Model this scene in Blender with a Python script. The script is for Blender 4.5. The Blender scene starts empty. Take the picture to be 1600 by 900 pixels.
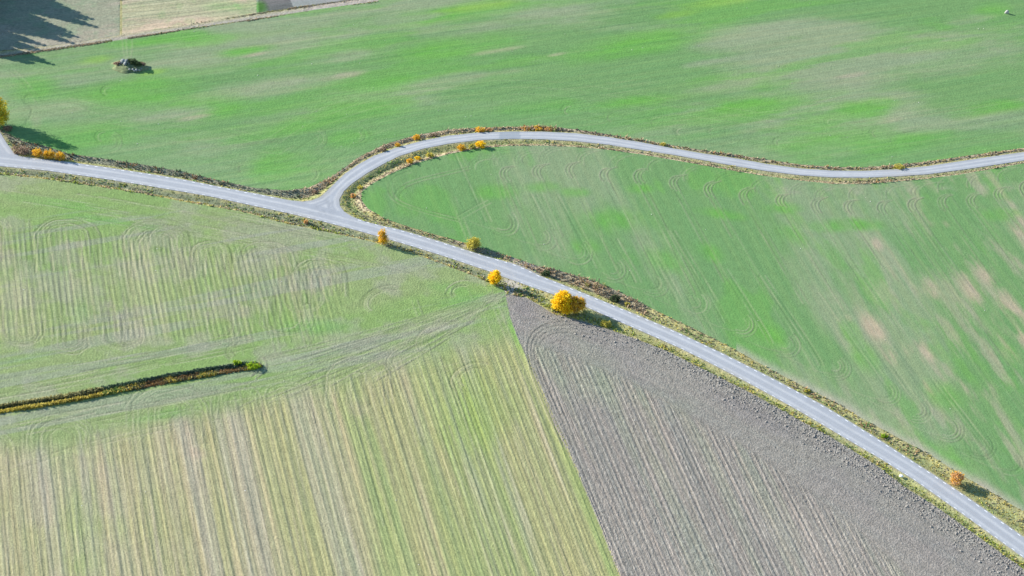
import bpy, math, random
import numpy as np
from mathutils import Vector, Matrix
random.seed(11); RNG = np.random.default_rng(5)
S = bpy.context.scene
COL = S.collection

# ------------------------------------------------------------------ camera
FPX, PITCH, HCAM, ROLL = 3374.0, 0.647, 413.1, -0.12     # focal length in photo pixels (1600 wide)
cam = bpy.data.cameras.new('camera'); camo = bpy.data.objects.new('camera', cam); COL.objects.link(camo)
cam.sensor_width = 36.0; cam.lens = 36.0*FPX/1600.0; cam.clip_start = 1.0; cam.clip_end = 30000.0
fwd = Vector((0, math.cos(PITCH), -math.sin(PITCH)))
dn0 = Vector((0, -math.sin(PITCH), -math.cos(PITCH))); rt0 = Vector((1, 0, 0))
cR, sR = math.cos(ROLL), math.sin(ROLL)
# image x axis and image down axis expressed in the world
rt = rt0*cR + dn0*sR
dn = rt0*(-sR) + dn0*cR
m = Matrix((rt, -dn, -fwd)).transposed().to_4x4(); m.translation = Vector((0, 0, HCAM))
camo.matrix_world = m
S.camera = camo
S.render.resolution_x, S.render.resolution_y = 1024, 576

def P(px, py, z=0.0):
    u, v = (px-800)/FPX, (py-450)/FPX
    u, v = cR*u - sR*v, sR*u + cR*v
    dz = -math.sin(PITCH) - v*math.cos(PITCH); dy = math.cos(PITCH) - v*math.sin(PITCH)
    t = (HCAM-z)/(-dz)
    return np.array([u*t, dy*t])
def PX(X, Y, Z=0.0):
    zc = Y*math.cos(PITCH) - (Z-HCAM)*math.sin(PITCH)
    u = X/zc; v = (-Y*math.sin(PITCH) - (Z-HCAM)*math.cos(PITCH))/zc
    a = cR*u + sR*v; b = -sR*u + cR*v
    return a*FPX+800, b*FPX+450

# ------------------------------------------------------------------ light
SUN_EL = math.radians(22.5)
SH_DIR = math.radians(-16.0)                      # direction the shadows fall, in the ground plane
sun = bpy.data.lights.new('sun', 'SUN'); sun.energy = 5.0; sun.angle = math.radians(0.5); sun.color = (1.0, 0.945, 0.86)
suno = bpy.data.objects.new('sun', sun); COL.objects.link(suno)
sd = Vector((math.cos(SH_DIR)*math.cos(SUN_EL), math.sin(SH_DIR)*math.cos(SUN_EL), -math.sin(SUN_EL)))
suno.rotation_euler = sd.to_track_quat('-Z', 'Y').to_euler(); suno.location = (0, 600, 500)
W = bpy.data.worlds.new("World"); S.world = W; W.use_nodes = True
nt = W.node_tree; nt.nodes.clear()
sky = nt.nodes.new('ShaderNodeTexSky'); sky.sky_type = 'NISHITA'; sky.sun_disc = False
sky.sun_elevation = SUN_EL
sky.sun_rotation = math.atan2(-sd.x, -sd.y)       # azimuth measured from +Y
sky.air_density = 1.6; sky.dust_density = 0.1; sky.ozone_density = 5.0; sky.altitude = 300
bg = nt.nodes.new('ShaderNodeBackground'); bg.inputs[1].default_value = 0.095
wo = nt.nodes.new('ShaderNodeOutputWorld')
nt.links.new(sky.outputs[0], bg.inputs[0]); nt.links.new(bg.outputs[0], wo.inputs[0])
S.view_settings.view_transform = 'Standard'; S.view_settings.look = 'None'
S.view_settings.exposure = 1.12; S.view_settings.gamma = 1.0

# ------------------------------------------------------------------ helpers
def tag(o, label=None, cat=None, group=None, kind=None):
    if label: o['label'] = label
    if cat: o['category'] = cat
    if group: o['group'] = group
    if kind: o['kind'] = kind
    return o
def empty(name, loc, label, cat, group=None):
    o = bpy.data.objects.new(name, None); COL.objects.link(o); o.location = loc; o.empty_display_size = .3
    return tag(o, label, cat, group)
def mesh_obj(name, V, F, mat, parent=None, attrs=None, smooth=False):
    """V (n,3), F (k,3|4) -> one mesh object; attrs: {name:(domain, kind, array)}"""
    V = np.asarray(V, dtype=np.float32); F = np.asarray(F, dtype=np.int32)
    me = bpy.data.meshes.new(name)
    me.vertices.add(len(V)); me.vertices.foreach_set('co', V.ravel())
    k = F.shape[1]
    me.loops.add(F.size); me.loops.foreach_set('vertex_index', F.ravel())
    me.polygons.add(len(F)); me.polygons.foreach_set('loop_start', np.arange(0, F.size, k, dtype=np.int32))
    me.polygons.foreach_set('loop_total', np.full(len(F), k, dtype=np.int32))
    if smooth: me.polygons.foreach_set('use_smooth', np.ones(len(F), dtype=bool))
    me.update(calc_edges=True)
    for n, (dom, kind, arr) in (attrs or {}).items():
        a = me.attributes.new(n, kind, dom)
        arr = np.asarray(arr, dtype=np.float32)
        if kind == 'FLOAT_COLOR':
            if arr.shape[1] == 3: arr = np.concatenate([arr, np.ones((len(arr), 1), np.float32)], 1)
            a.data.foreach_set('color', arr.ravel())
        elif kind == 'FLOAT_VECTOR': a.data.foreach_set('vector', arr.ravel())
        else: a.data.foreach_set('value', arr.ravel())
    me.materials.append(mat)
    o = bpy.data.objects.new(name, me); COL.objects.link(o)
    if parent: o.parent = parent
    return o
def ss(a, b, x):
    t = np.clip((x-a)/(b-a), 0, 1); return t*t*(3-2*t)
def vnoise(x, y, seed=0):
    """smooth value noise 0..1"""
    r = np.random.default_rng(seed).random((256, 256)).astype(np.float32)
    xi = np.floor(x).astype(int); yi = np.floor(y).astype(int)
    fx = x-xi; fy = y-yi; fx = fx*fx*(3-2*fx); fy = fy*fy*(3-2*fy)
    a = r[xi & 255, yi & 255]; b = r[(xi+1) & 255, yi & 255]; c = r[xi & 255, (yi+1) & 255]; d = r[(xi+1) & 255, (yi+1) & 255]
    return (a*(1-fx)+b*fx)*(1-fy)+(c*(1-fx)+d*fx)*fy
def fbm(x, y, seed=0, o=4):
    s = 0; a = .5; n = 0
    for i in range(o):
        s = s+a*vnoise(x*2**i+17.3*i, y*2**i+5.1*i, seed+i); n += a; a *= .55
    return s/n
def mix(a, b, t): return a+(b-a)*t
def rowmix(c, col, t):
    t = np.clip(t, 0, 1)[..., None]; return c*(1-t)+np.array(col, dtype=np.float32)*t

class NT:
    def __init__(s, name):
        s.m = bpy.data.materials.new(name); s.m.use_nodes = True; s.t = s.m.node_tree
        s.b = s.t.nodes['Principled BSDF']; s.b.inputs['Specular IOR Level'].default_value = .25
    def n(s, typ, **k):
        d = s.t.nodes.new(typ)
        for a, v in k.items(): setattr(d, a, v)
        return d
    def l(s, a, b): s.t.links.new(a, b)
    def attr(s, name): d = s.n('ShaderNodeAttribute'); d.attribute_name = name; return d
    def noise(s, vec, scale, detail=3, rough=.6):
        d = s.n('ShaderNodeTexNoise'); d.inputs['Scale'].default_value = scale; d.inputs['Detail'].default_value = detail
        d.inputs['Roughness'].default_value = rough
        if vec is not None: s.l(vec, d.inputs['Vector'])
        return d.outputs[0]
    def math(s, op, a, b=None, c=None):
        d = s.n('ShaderNodeMath'); d.operation = op
        for i, v in enumerate((a, b, c)):
            if v is None: continue
            if isinstance(v, (int, float)): d.inputs[i].default_value = v
            else: s.l(v, d.inputs[i])
        return d.outputs[0]
    def rng(s, v, a, b, c, d_):
        d = s.n('ShaderNodeMapRange'); s.l(v, d.inputs[0])
        for i, q in enumerate((a, b, c, d_)): d.inputs[i+1].default_value = q
        return d.outputs[0]
    def mul(s, vec, k):
        d = s.n('ShaderNodeVectorMath'); d.operation = 'MULTIPLY'; s.l(vec, d.inputs[0]); d.inputs[1].default_value = k; return d.outputs[0]
    def scale(s, col, f):
        d = s.n('ShaderNodeVectorMath'); d.operation = 'SCALE'; s.l(col, d.inputs[0]); s.l(f, d.inputs['Scale']); return d.outputs[0]
    def mixc(s, f, a, b):
        d = s.n('ShaderNodeMix'); d.data_type = 'RGBA'
        for sock, v in ((d.inputs[0], f), (d.inputs[6], a), (d.inputs[7], b)):
            if isinstance(v, (int, float)): sock.default_value = v
            elif isinstance(v, tuple): sock.default_value = (*v, 1)
            else: s.l(v, sock)
        return d.outputs[2]

def mat_field(name, speck, sp_scale, rowk, bump, rowbump=0.0, rough=.95):
    """vertex albedo 'col' modulated by fine soil/leaf speckle and by lines along the sowing rows ('row' = across, along, strength)"""
    M = NT(name); c = M.attr('col').outputs['Color']
    r = M.attr('row').outputs['Vector']; amt = M.attr('rowamt').outputs['Fac']
    pos = M.n('ShaderNodeNewGeometry').outputs['Position']
    n1 = M.noise(pos, sp_scale, 3, .7); n2 = M.noise(pos, sp_scale*.23, 3, .6)
    f = M.math('ADD', M.rng(n1, .3, .7, 1-speck, 1+speck), M.rng(n2, .3, .7, -.5*speck, .5*speck))
    la = M.noise(M.mul(r, (2.1, .018, 0)), 1.0, 2, .75)
    lb = M.noise(M.mul(r, (.42, .012, 0)), 1.0, 2, .6)
    lc = M.math('ADD', M.rng(la, .3, .7, -rowk, rowk), M.rng(lb, .3, .7, -rowk*.7, rowk*.7))
    f = M.math('ADD', f, M.math('MULTIPLY', lc, amt))
    # colour swing between bare soil and leaf along the same lines
    hue = M.mixc(M.math('MULTIPLY', M.rng(lb, .35, .65, 0, 1), amt), (1, 1, 1), (1.10, .96, .93))
    mm = M.n('ShaderNodeMix'); mm.data_type = 'RGBA'; mm.blend_type = 'MULTIPLY'; mm.inputs[0].default_value = 1
    M.l(c, mm.inputs[6]); M.l(hue, mm.inputs[7])
    M.l(M.scale(mm.outputs[2], f), M.b.inputs['Base Color'])
    M.b.inputs['Roughness'].default_value = rough
    h = M.math('ADD', M.math('MULTIPLY', n1, 1.0), M.math('MULTIPLY', M.math('MULTIPLY', la, amt), rowbump))
    bp = M.n('ShaderNodeBump'); bp.inputs['Strength'].default_value = 1.0; bp.inputs['Distance'].default_value = bump
    M.l(h, bp.inputs['Height']); M.l(bp.outputs[0], M.b.inputs['Normal'])
    return M.m

def mat_leaf(name, trans=.25):
    M = NT(name); c = M.attr('col').outputs['Color']
    pos = M.n('ShaderNodeNewGeometry').outputs['Position']
    f = M.rng(M.noise(pos, 3.0, 2), .3, .7, .8, 1.2)
    cc = M.scale(c, f); M.l(cc, M.b.inputs['Base Color']); M.b.inputs['Roughness'].default_value = .7
    tr = M.n('ShaderNodeBsdfTranslucent'); M.l(cc, tr.inputs['Color'])
    mx = M.n('ShaderNodeMixShader'); mx.inputs[0].default_value = trans
    M.l(M.b.outputs[0], mx.inputs[1]); M.l(tr.outputs[0], mx.inputs[2])
    M.l(mx.outputs[0], M.t.nodes['Material Output'].inputs[0])
    return M.m
def mat_plain(name, col, var=.2, scale=3.0, rough=.85, bump=0.0):
    M = NT(name); pos = M.n('ShaderNodeNewGeometry').outputs['Position']
    n = M.noise(pos, scale, 4, .65)
    M.l(M.mixc(M.rng(n, .3, .7, 0, 1), tuple(c*(1-var) for c in col), tuple(min(1, c*(1+var)) for c in col)), M.b.inputs['Base Color'])
    M.b.inputs['Roughness'].default_value = rough
    if bump:
        bp = M.n('ShaderNodeBump'); bp.inputs['Distance'].default_value = bump; M.l(n, bp.inputs['Height']); M.l(bp.outputs[0], M.b.inputs['Normal'])
    return M.m

# ------------------------------------------------------------------ outlines (photo pixels -> metres on the ground)
def poly(pts, n=1):
    return np.array([P(x, y) for x, y in pts])
def smooth_line(pts, step=2.0, it=2):
    p = np.array([P(x, y) for x, y in pts])
    for _ in range(it):
        q = [p[0]]
        for a, b in zip(p[:-1], p[1:]): q += [a*.75+b*.25, a*.25+b*.75]
        q.append(p[-1]); p = np.array(q)
    d = np.r_[0, np.cumsum(np.linalg.norm(np.diff(p, axis=0), axis=1))]
    t = np.arange(0, d[-1], step)
    return np.c_[np.interp(t, d, p[:, 0]), np.interp(t, d, p[:, 1])]

SIDE_UP = [(472,315.5),(487,313.7),(500,308.7),(510,300),(525,285),(540,271),(560,257.5),(585,243.7),(620,231),(662,220),(700,212.5),(750,207.5),(800,206),(850,206.3),(900,208.7),(950,214.5),(1000,222.5),(1050,232),(1100,240.5),(1150,248),(1200,257),(1250,263.7),(1300,267),(1350,267.5),(1400,265),(1450,260),(1500,252.5),(1550,245),(1600,238),(1700,222),(1850,196)]
SIDE_LO = [(1850,212),(1700,236),(1600,251),(1550,258.7),(1500,266),(1450,272.5),(1400,276),(1350,278),(1300,277.5),(1250,274.2),(1200,268),(1150,260),(1100,251),(1050,242),(1000,234.5),(950,226.5),(900,221),(850,218),(800,217.3),(750,219),(700,225),(662,232.5),(625,243.7),(600,256),(575,270),(550,287),(537.5,298.7),(530,312),(531,322.5),(537.5,331),(550,339),(570,346.5)]
MAIN_UP_W = [(-200,195),(-60,218),(-60,190),(-25,196),(0,207),(11,225),(20,237),(30,244.5),(50,247.5),(100,252.7),(157,260.5),(220,270),(284.5,280.5),(332,290),(380.5,299.5),(400,303),(450,313)]
MAIN_UP_E = [(600,354),(623.8,359),(689.5,378.4),(755,399.6),(790,409),(806,414),(822.6,421),(842.5,431),(860,437.5),(895,451.5),(947.6,472.9),(1000,494.4),(1052,516.5),(1130,553),(1208,592),(1285,633),(1362,680),(1413.5,713),(1465,746),(1517,781),(1568,817),(1600,840),(1700,912),(1800,988)]
MAIN_LO = [(1800,1022),(1700,945),(1600,873),(1525,819),(1480,787),(1431,752.5),(1379,719.5),(1325,688),(1250,643.5),(1175,602),(1100,563),(1060,543.5),(1000,517),(966,502.5),(910,477.6),(865,460.7),(835,450.5),(794.5,436),(764.5,424.6),(725,411.3),(685.7,398.3),(642.5,385),(605,373.8),(550,358.5),(500,345.5),(450,333.5),(400,323),(332,308),(222,289.3),(150,278),(75,267.3),(0,260),(-200,240)]
road_px = MAIN_UP_W + SIDE_UP + SIDE_LO + MAIN_UP_E + MAIN_LO
ROAD = poly(road_px)

N_LOW = [(-200,150),(-60,160),(-5,200),(20,213),(40,222),(70,228),(107,240),(160,247.5),(225,257.5),(287,268.7),(350,283.7),(400,294),(450,297.5),(482,293),(512,280),(540,261),(560,246),(600,226),(650,211),(700,202.5),(750,199.5),(800,198),(850,197.5),(900,202),(950,210),(1000,218.5),(1050,227),(1100,235),(1150,242),(1200,249.5),(1250,257),(1300,261),(1350,261.5),(1400,258),(1450,252),(1500,245),(1600,231),(1700,214),(1850,188)]
N_UP = [(1850,-120),(620,-110),(600,-8),(590,2),(500,14),(400,30),(300,44),(190,62),(110,74),(0,89),(-200,112)]
N_FIELD = poly(N_LOW+N_UP)
M_FIELD = poly([(1850,220),(1700,240),(1600,255),(1550,264),(1500,272.5),(1450,279),(1400,284),(1350,287.5),(1300,287.5),(1250,282),(1200,275.5),(1150,267.5),(1100,258.5),(1050,249.5),(1000,241),(950,234),(900,229.5),(850,227.5),(800,227.7),(750,231.5),(700,241),(650,255),(612,270.5),(580,288),(565,300),(564,312),(575,326),(600,341),(630,351.5),(675,365),(712,375),(757,389),(804,403),(841,416),(863,420),(919,436),(966,455),(1004,475),(1060,502),(1100,521),(1150,547),(1200,575),(1250,601),(1312,632),(1347,654),(1394,679),(1450,709),(1500,741),(1551,770),(1600,800),(1700,868),(1800,940),(1850,1000)])
TIP = (792, 459.5)
W_TOP = [(-200,252),(0,272.5),(75,280.5),(150,291),(225,303),(300,317.5),(375,330),(450,350),(525,365.5),(575,376),(607,386),(654,399),(700,415.5),(747,434),(785,451)]
BND = [(800,497.5),(810,525),(830,570),(850,615),(865,655),(906,740),(936,811),(970,900),(1010,1000),(1040,1080)]
S_FIELD = poly(W_TOP+[TIP]+BND+[(-200,1080)])
P_TOP = [(822,465),(844.5,477.6),(865,490.7),(910,502),(947.6,513.5),(994.6,530),(1041,548),(1100,577.5),(1175,615),(1250,657),(1300,684),(1337,707),(1375,731),(1412,760),(1459,789),(1501,819),(1550,854),(1600,890),(1700,962),(1850,1080)]
P_FIELD = poly([TIP]+P_TOP+BND[::-1])
G_FIELD = poly([(-200,100),(0,80),(110,68),(187,55),(188,-110),(-200,-110)])           # grey field, top left
T_FIELD = poly([(191,55),(300,38),(400,22),(460,12),(400,-110),(191,-110)])              # tan field, top left
U_FIELD = poly([(403,21),(500,7),(560,-1),(600,-9),(640,-110),(403,-110)])
DITCH = poly([(-200,672),(0,645),(60,636.5),(130,624),(190,612),(260,599),(330,587),(385,578),(402,575.5),(408,572),(402,569),(380,567.5),(330,575),(260,586),(190,601),(110,617),(60,625),(0,635),(-200,655)])

def sdf(poly_, X, Y, nearest=False):
    """signed distance (negative inside) of flat arrays X, Y to a closed polygon"""
    n = len(poly_); best = np.full(X.shape, 1e18); inside = np.zeros(X.shape, bool)
    if nearest: nx = np.zeros(X.shape); ny = np.zeros(X.shape)
    for i in range(n):
        ax, ay = poly_[i]; bx, by = poly_[(i+1) % n]
        ex, ey = bx-ax, by-ay; L = ex*ex+ey*ey
        if L < 1e-12: continue
        t = np.clip(((X-ax)*ex+(Y-ay)*ey)/L, 0, 1); qx = ax+t*ex; qy = ay+t*ey
        d = (X-qx)**2+(Y-qy)**2; k = d < best; best = np.where(k, d, best)
        if nearest: nx = np.where(k, qx, nx); ny = np.where(k, qy, ny)
        if (ay > by) != (ay > by) or ay != by:
            c = ((ay > Y) != (by > Y)) & (X < (bx-ax)*(Y-ay)/(by-ay+1e-30)+ax); inside ^= c
    d = np.where(inside, -1, 1)*np.sqrt(best)
    return (d, nx, ny) if nearest else d

# ------------------------------------------------------------------ the raster everything on the ground is laid out on
DX, DY = 0.32, 0.46
cs = np.array([P(x, y) for x, y in ((-70, -60), (1680, -60), (-70, 960), (1680, 960))])
X0, X1 = cs[:, 0].min(), cs[:, 0].max(); Y0, Y1 = cs[:, 1].min(), cs[:, 1].max()
xs = np.arange(X0, X1, DX); ys = np.arange(Y0, Y1, DY)
GX, GY = np.meshgrid(xs, ys)                       # (ny, nx)
NY, NX = GX.shape
QX, QY = PX(GX, GY)                                # where each ground point was seen, for laying out the patches
VIS = (QX > -75) & (QX < 1675) & (QY > -65) & (QY < 965)
print('raster', NX, NY, NX*NY, VIS.sum())
dR = sdf(ROAD, GX, GY)
FIELDS = dict(N=N_FIELD, M=M_FIELD, S=S_FIELD, P=P_FIELD, G=G_FIELD, T=T_FIELD, U=U_FIELD)
D = {k: sdf(p, GX, GY) for k, p in FIELDS.items()}
dD = sdf(DITCH, GX, GY)
D['S'] = np.maximum(D['S'], -dD)
dF = np.min(np.stack(list(D.values())), axis=0)     # distance to the nearest field, negative inside one

# base relief: ditch between road and field, field edge, overgrown ditch in the west field
wv = np.maximum(dR, 0)+np.maximum(dF, 0)+1e-6
tt = np.clip(np.maximum(dR, 0)/wv, 0, 1)
H0 = -0.75*np.clip(wv/6.0, 0, 1)*np.sin(np.pi*tt)**2*(dR > 0)*(dR < 30)*(dF > 0)
H0 += np.where(dR < 0, 0.10, 0.10*np.exp(-np.maximum(dR, 0)/.8))
H0 -= 0.4*ss(0, 1.6, -dD)
mc = P(200, 104)
mr = np.sqrt(((GX-mc[0])/6.2)**2+((GY-mc[1])/3.8)**2)
H0 += 1.15*ss(1.1, .2, mr)*(.7+.6*fbm(GX*.5, GY*.5, 77))

ROWA = math.radians(-71.5)
ra, rb = math.cos(ROWA), math.sin(ROWA)
UA = -(GX*rb-GY*ra)                                 # across the rows
UB = GX*ra+GY*rb                                    # along the rows
# field N is worked nearly across the view
nd = P(1300, 60)-P(700, 150); nd /= np.linalg.norm(nd)
NA = -GX*nd[1]+GY*nd[0]; NB = GX*nd[0]+GY*nd[1]

def blob(px, py, rx, ry, ang=0, seed=0, rag=.9):
    c, s = math.cos(math.radians(ang)), math.sin(math.radians(ang))
    dx, dy = QX-px, QY-py
    a = (dx*c+dy*s)/rx; b = (-dx*s+dy*c)/ry
    r = np.sqrt(a*a+b*b)
    return ss(1.35, .25, r+rag*(RAG-.5))
RAG = fbm(GX*.07, GY*.07, 3, 5)
RAGN = fbm(NA*.16, NB*.05, 21, 5)

# strokes: tyre marks laid into the raster
LIGHT = np.zeros((NY, NX), np.float32); DARK = np.zeros((NY, NX), np.float32)
def stroke(pts, w=.32, amt=1.0, target=None, closed=False, brk=0.0):
    """pts: world polyline"""
    pts = np.asarray(pts); d = np.r_[0, np.cumsum(np.linalg.norm(np.diff(pts, axis=0), axis=1))]
    t = np.arange(0, d[-1], .2)
    x = np.interp(t, d, pts[:, 0]); y = np.interp(t, d, pts[:, 1])
    am = amt*np.ones_like(t)
    if brk: am = amt*np.clip(vnoise(t*.12+random.random()*99, t*0, 9)*1.6-.1, 0, 1)
    ix = np.round((x-X0)/DX).astype(int); iy = np.round((y-Y0)/DY).astype(int)
    for ox in (-2, -1, 0, 1, 2):
        for oy in (-1, 0, 1):
            jx, jy = ix+ox, iy+oy
            k = (jx >= 0) & (jx < NX) & (jy >= 0) & (jy < NY)
            dd = np.hypot(X0+jx[k]*DX-x[k], Y0+jy[k]*DY-y[k])
            np.maximum.at(target, (jy[k], jx[k]), (am[k]*np.exp(-(dd/w)**2)).astype(np.float32))
def offset(pts, o):
    t = np.gradient(pts, axis=0); t /= np.linalg.norm(t, axis=1)[:, None]+1e-9
    return pts+np.c_[-t[:, 1], t[:, 0]]*o
def tyre(pxpts, amt=1.0, pair=1.8, light=True, dark=True, brk=.5):
    p = smooth_line(pxpts, 1.0, 3)
    if len(p) < 3: return
    for o in ((-pair/2, pair/2) if pair else (0,)):
        q = offset(p, o)
        if light: stroke(q, .30, amt, LIGHT, brk=brk)
        if dark: stroke(offset(q, .42), .28, amt, DARK, brk=brk)
def arc(cx, cy, rx, ry, a0, a1, rot=0, n=14):
    c, s = math.cos(math.radians(rot)), math.sin(math.radians(rot)); r = []
    for i in range(n+1):
        a = math.radians(a0+(a1-a0)*i/n); x, y = rx*math.cos(a), ry*math.sin(a)
        r.append((cx+x*c-y*s, cy+x*s+y*c))
    return r
R_ = random.Random(4)
# middle field, turning loops under the side road ("(" shapes, tails up to the right, rows running down right)
rowpx = lambda x, y: (.5+(x-945)/2300)
up1 = [(802,245),(841,242),(899,245),(951,252),(1005,257),(1061,270),(1110,280),(1172,290),(1227,295),(1272,302),(1325,300),(1377,297),(1422,295),(1464,287),(1510,282),(1552,272),(1594,267),(764,248),(730,256)]
up2 = [(831,265),(882,262),(936,270),(989,272),(1045,282),(1099,292),(1154,302),(1211,310),(1266,317),(1317,320),(1369,321),(1417,317),(1464,312),(1509,310),(1552,300),(1592,290),(780,268)]
for i, (x, y) in enumerate(up1):
    for k in range(3):
        s = 1+R_.uniform(-.1, .25); o = k*6
        tyre([(x+34*s+o, y-12*s+k*2), (x+16*s+o, y-11*s+k*2), (x+4+o, y-4+k), (x+o, y+4), (x+2+o, y+12*s)], R_.uniform(.25, .55), 0)
for i, (x, y) in enumerate(up2):
    for k in range(3):
        s = 1+R_.uniform(-.15, .2); o = k*5.5
        tyre([(x+14*s+o, y-8*s), (x+5+o, y-6), (x+o, y+2), (x+2+o, y+9), (x+8+o, y+16*s)], R_.uniform(.4, .85), 0, brk=0)
    # the tramlines those turns lead into
    L = R_.uniform(60, 190); kx = rowpx(x, y+L/2)
    for o in (0, 9):
        tyre([(x+8+o, y+16), (x+8+o+L*kx*.5, y+16+L*.5), (x+8+o+L*kx, y+16+L)], R_.uniform(.25, .6), 0, brk=.5)
# middle field, loops along the main road
lo = [(915,397),(972,425),(1034,447),(1100,478),(1172,510),(1240,542),(1319,577),(1397,617),(1447,645),(1495,674),(1545,700),(1593,727),(860,375),(800,352)]
for x, y in lo:
    for k in range(4):
        r = 11+k*5.5
        tyre(arc(x-16, y-6, r, r*.75, -75, 95, 28), R_.uniform(.35, .8), 0, brk=.3)
    tyre([(x-16, y+8), (x-50, y+2), (x-95, y-22)], .35, 0)
    L = R_.uniform(50, 170); kx = rowpx(x, y-L/2)
    for o in (0, 8):
        tyre([(x-40+o, y-6), (x-46+o, y-20), (x-50+o-L*kx, y-24-L)], R_.uniform(.2, .6), 0)
for i in range(46):                                 # long straight tramlines
    x = R_.uniform(640, 1900); y = R_.uniform(260, 560); L = R_.uniform(80, 300)
    k = rowpx(x, y)
    tyre([(x, y), (x+L*k*.5, y+L*.5), (x+L*k, y+L)], R_.uniform(.15, .5), R_.choice([0, 1.8]), dark=R_.random() < .4)
tyre([(640,268),(617,276),(608,290),(610,305),(625,318),(660,330),(720,345)], .6, 1.6)
tyre([(735,262),(680,275),(640,285),(618,300),(618,318),(640,330)], .5, 1.6)
tyre([(780,275),(790,320),(800,345)], .3, 1.8)
tyre([(720,340),(740,328),(765,315)], .5, 1.8)
# north field
for x, y, sg, r in [(160,142,1,11),(150,213,1,13),(369,262,1,12),(1360,207,1,12),(1210,222,1,10),(879,172,1,12),(946,182,1,14),(1014,191,1,14),(40,155,1,10),(1055,205,1,10),(1105,205,1,10),(1290,190,1,9)]:
    for k in range(3):
        rr = r-k*3
        if rr > 3: tyre(arc(x+r, y+k, rr, rr*.75, 120, 290), R_.uniform(.4, .8), 0, light=(k == 1), brk=.2)
for x, y, r in [(510,217,22),(577,212,20),(502,272,20),(190,222,22),(1400,222,20)]:
    for k in range(4):
        rr = r-k*4; tyre(arc(x-r, y, rr, rr*.8, -60, 85), R_.uniform(.3, .6), 0, dark=(k % 2 == 0), brk=.2)
tyre([(20,112),(35,125),(50,145),(62,162)], .5, 1.8); tyre([(32,148),(33,160),(45,165),(48,178),(40,188),(37,196)], .6, 0, light=False)
tyre([(53,165),(48,178),(40,190)], .6, 0, light=False)
for a, b in ((191, 195), (197, 199), (206, 203)): tyre([(a, 62), (a+1, 74), (b+1, 94)], .55, 0, dark=False, brk=0)
for i in range(70):
    x = R_.uniform(-50, 1650); y = R_.uniform(-20, 240); L = R_.uniform(60, 350)
    tyre([(x, y), (x+L*.5, y-L*.5*.10+2), (x+L, y-L*.115)], R_.uniform(.1, .35), 0, dark=R_.random() < .6)
for i in range(12):                                 # headland passes parallel to the road
    o = 5+i*2.3
    q = smooth_line(N_LOW[3:-2], 1.5, 2); stroke(offset(q, o), .3, R_.uniform(.1, .35), LIGHT if i % 2 else DARK, brk=.6)
# west field
def loops(cx, cy, rmax, h0, up=1, n=7, amt=.6, lean=0):
    for k in range(n):
        r = rmax*(1-k/(n+1)); hh = h0*R_.uniform(.6, 1)
        p = [(cx-r, cy+up*hh)]+arc(cx, cy, r, r*.62*up, 180, 360)+[(cx+r+lean*hh, cy+up*hh)]
        p = [(a_+R_.uniform(-2.2, 2.2), b_+R_.uniform(-1.6, 1.6)) for a_, b_ in p]
        tyre(p, 1.45*amt*R_.uniform(.4, 1), 0, brk=.35)
for cx, cy, r, h in [(105,372,52,60),(245,378,58,60),(265,372,30,20),(415,405,50,60),(500,430,42,40),(-20,360,40,60),(330,395,30,40)]: loops(cx, cy, r, h, 1, 8, .65, .05)
for cx, cy, r, h in [(35,520,34,60),(190,525,34,60),(205,530,20,60),(345,515,48,70),(450,500,45,50),(475,470,30,60),(110,535,30,30)]: loops(cx, cy, r, h, -1, 6, .6, 0)
for cx, cy, r, h in [(95,680,60,40),(265,640,66,50),(370,625,40,40),(300,660,30,40),(450,620,50,40),(-30,700,50,40),(560,590,50,50)]: loops(cx, cy, r, h, 1, 7, .5, .1)
for cx, cy, r in [(375,548,22),(380,545,30),(640,560,40),(600,470,36),(720,455,26),(690,530,46),(740,590,36)]:
    for k in range(4): tyre(arc(cx, cy, r-k*4.5, (r-k*4.5)*.6, 150, 330, -18), R_.uniform(.6, 1.0), 0)
tyre([(407,560),(413,572),(408,580),(395,590)], .8, 1.8, brk=0); tyre([(395,545),(408,558),(412,570),(405,584)], .5, 0)
for i in range(26):                                 # passes fanning out of the tip
    x = 780+R_.uniform(-10, 8); y = 462+R_.uniform(-4, 8)
    ex = R_.uniform(330, 640); ey = 585-(ex-420)*.26+R_.uniform(-30, 55)
    mx_ = (x+ex)/2+20; my_ = (y+ey)/2-R_.uniform(-6, 16)
    tyre([(x, y), (mx_, my_), (ex, ey)], R_.uniform(.4, .95), R_.choice([0, 1.8]))
for i in range(22):
    y = R_.uniform(285, 330); x = R_.uniform(-50, 450); L = R_.uniform(100, 350)
    tyre([(x, y+x*.13), (x+L*.5, y+(x+L*.5)*.15), (x+L, y+(x+L)*.165)], R_.uniform(.3, .7), 0)
for i in range(26):
    x = R_.uniform(-60, 330); L = R_.uniform(80, 260); y = 655-x*.16+R_.choice([-60, 10])+R_.uniform(-10, 26)
    tyre([(x, y), (x+L*.5, y-L*.5*.17), (x+L, y-L*.2)], R_.uniform(.4, .85), R_.choice([0, 1.8]))
tyre([(-20,748),(60,720),(140,695),(260,668),(360,650)], .6, 2.0); tyre([(160,660),(400,640),(560,610),(760,560)], .3, 2.0)
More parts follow.
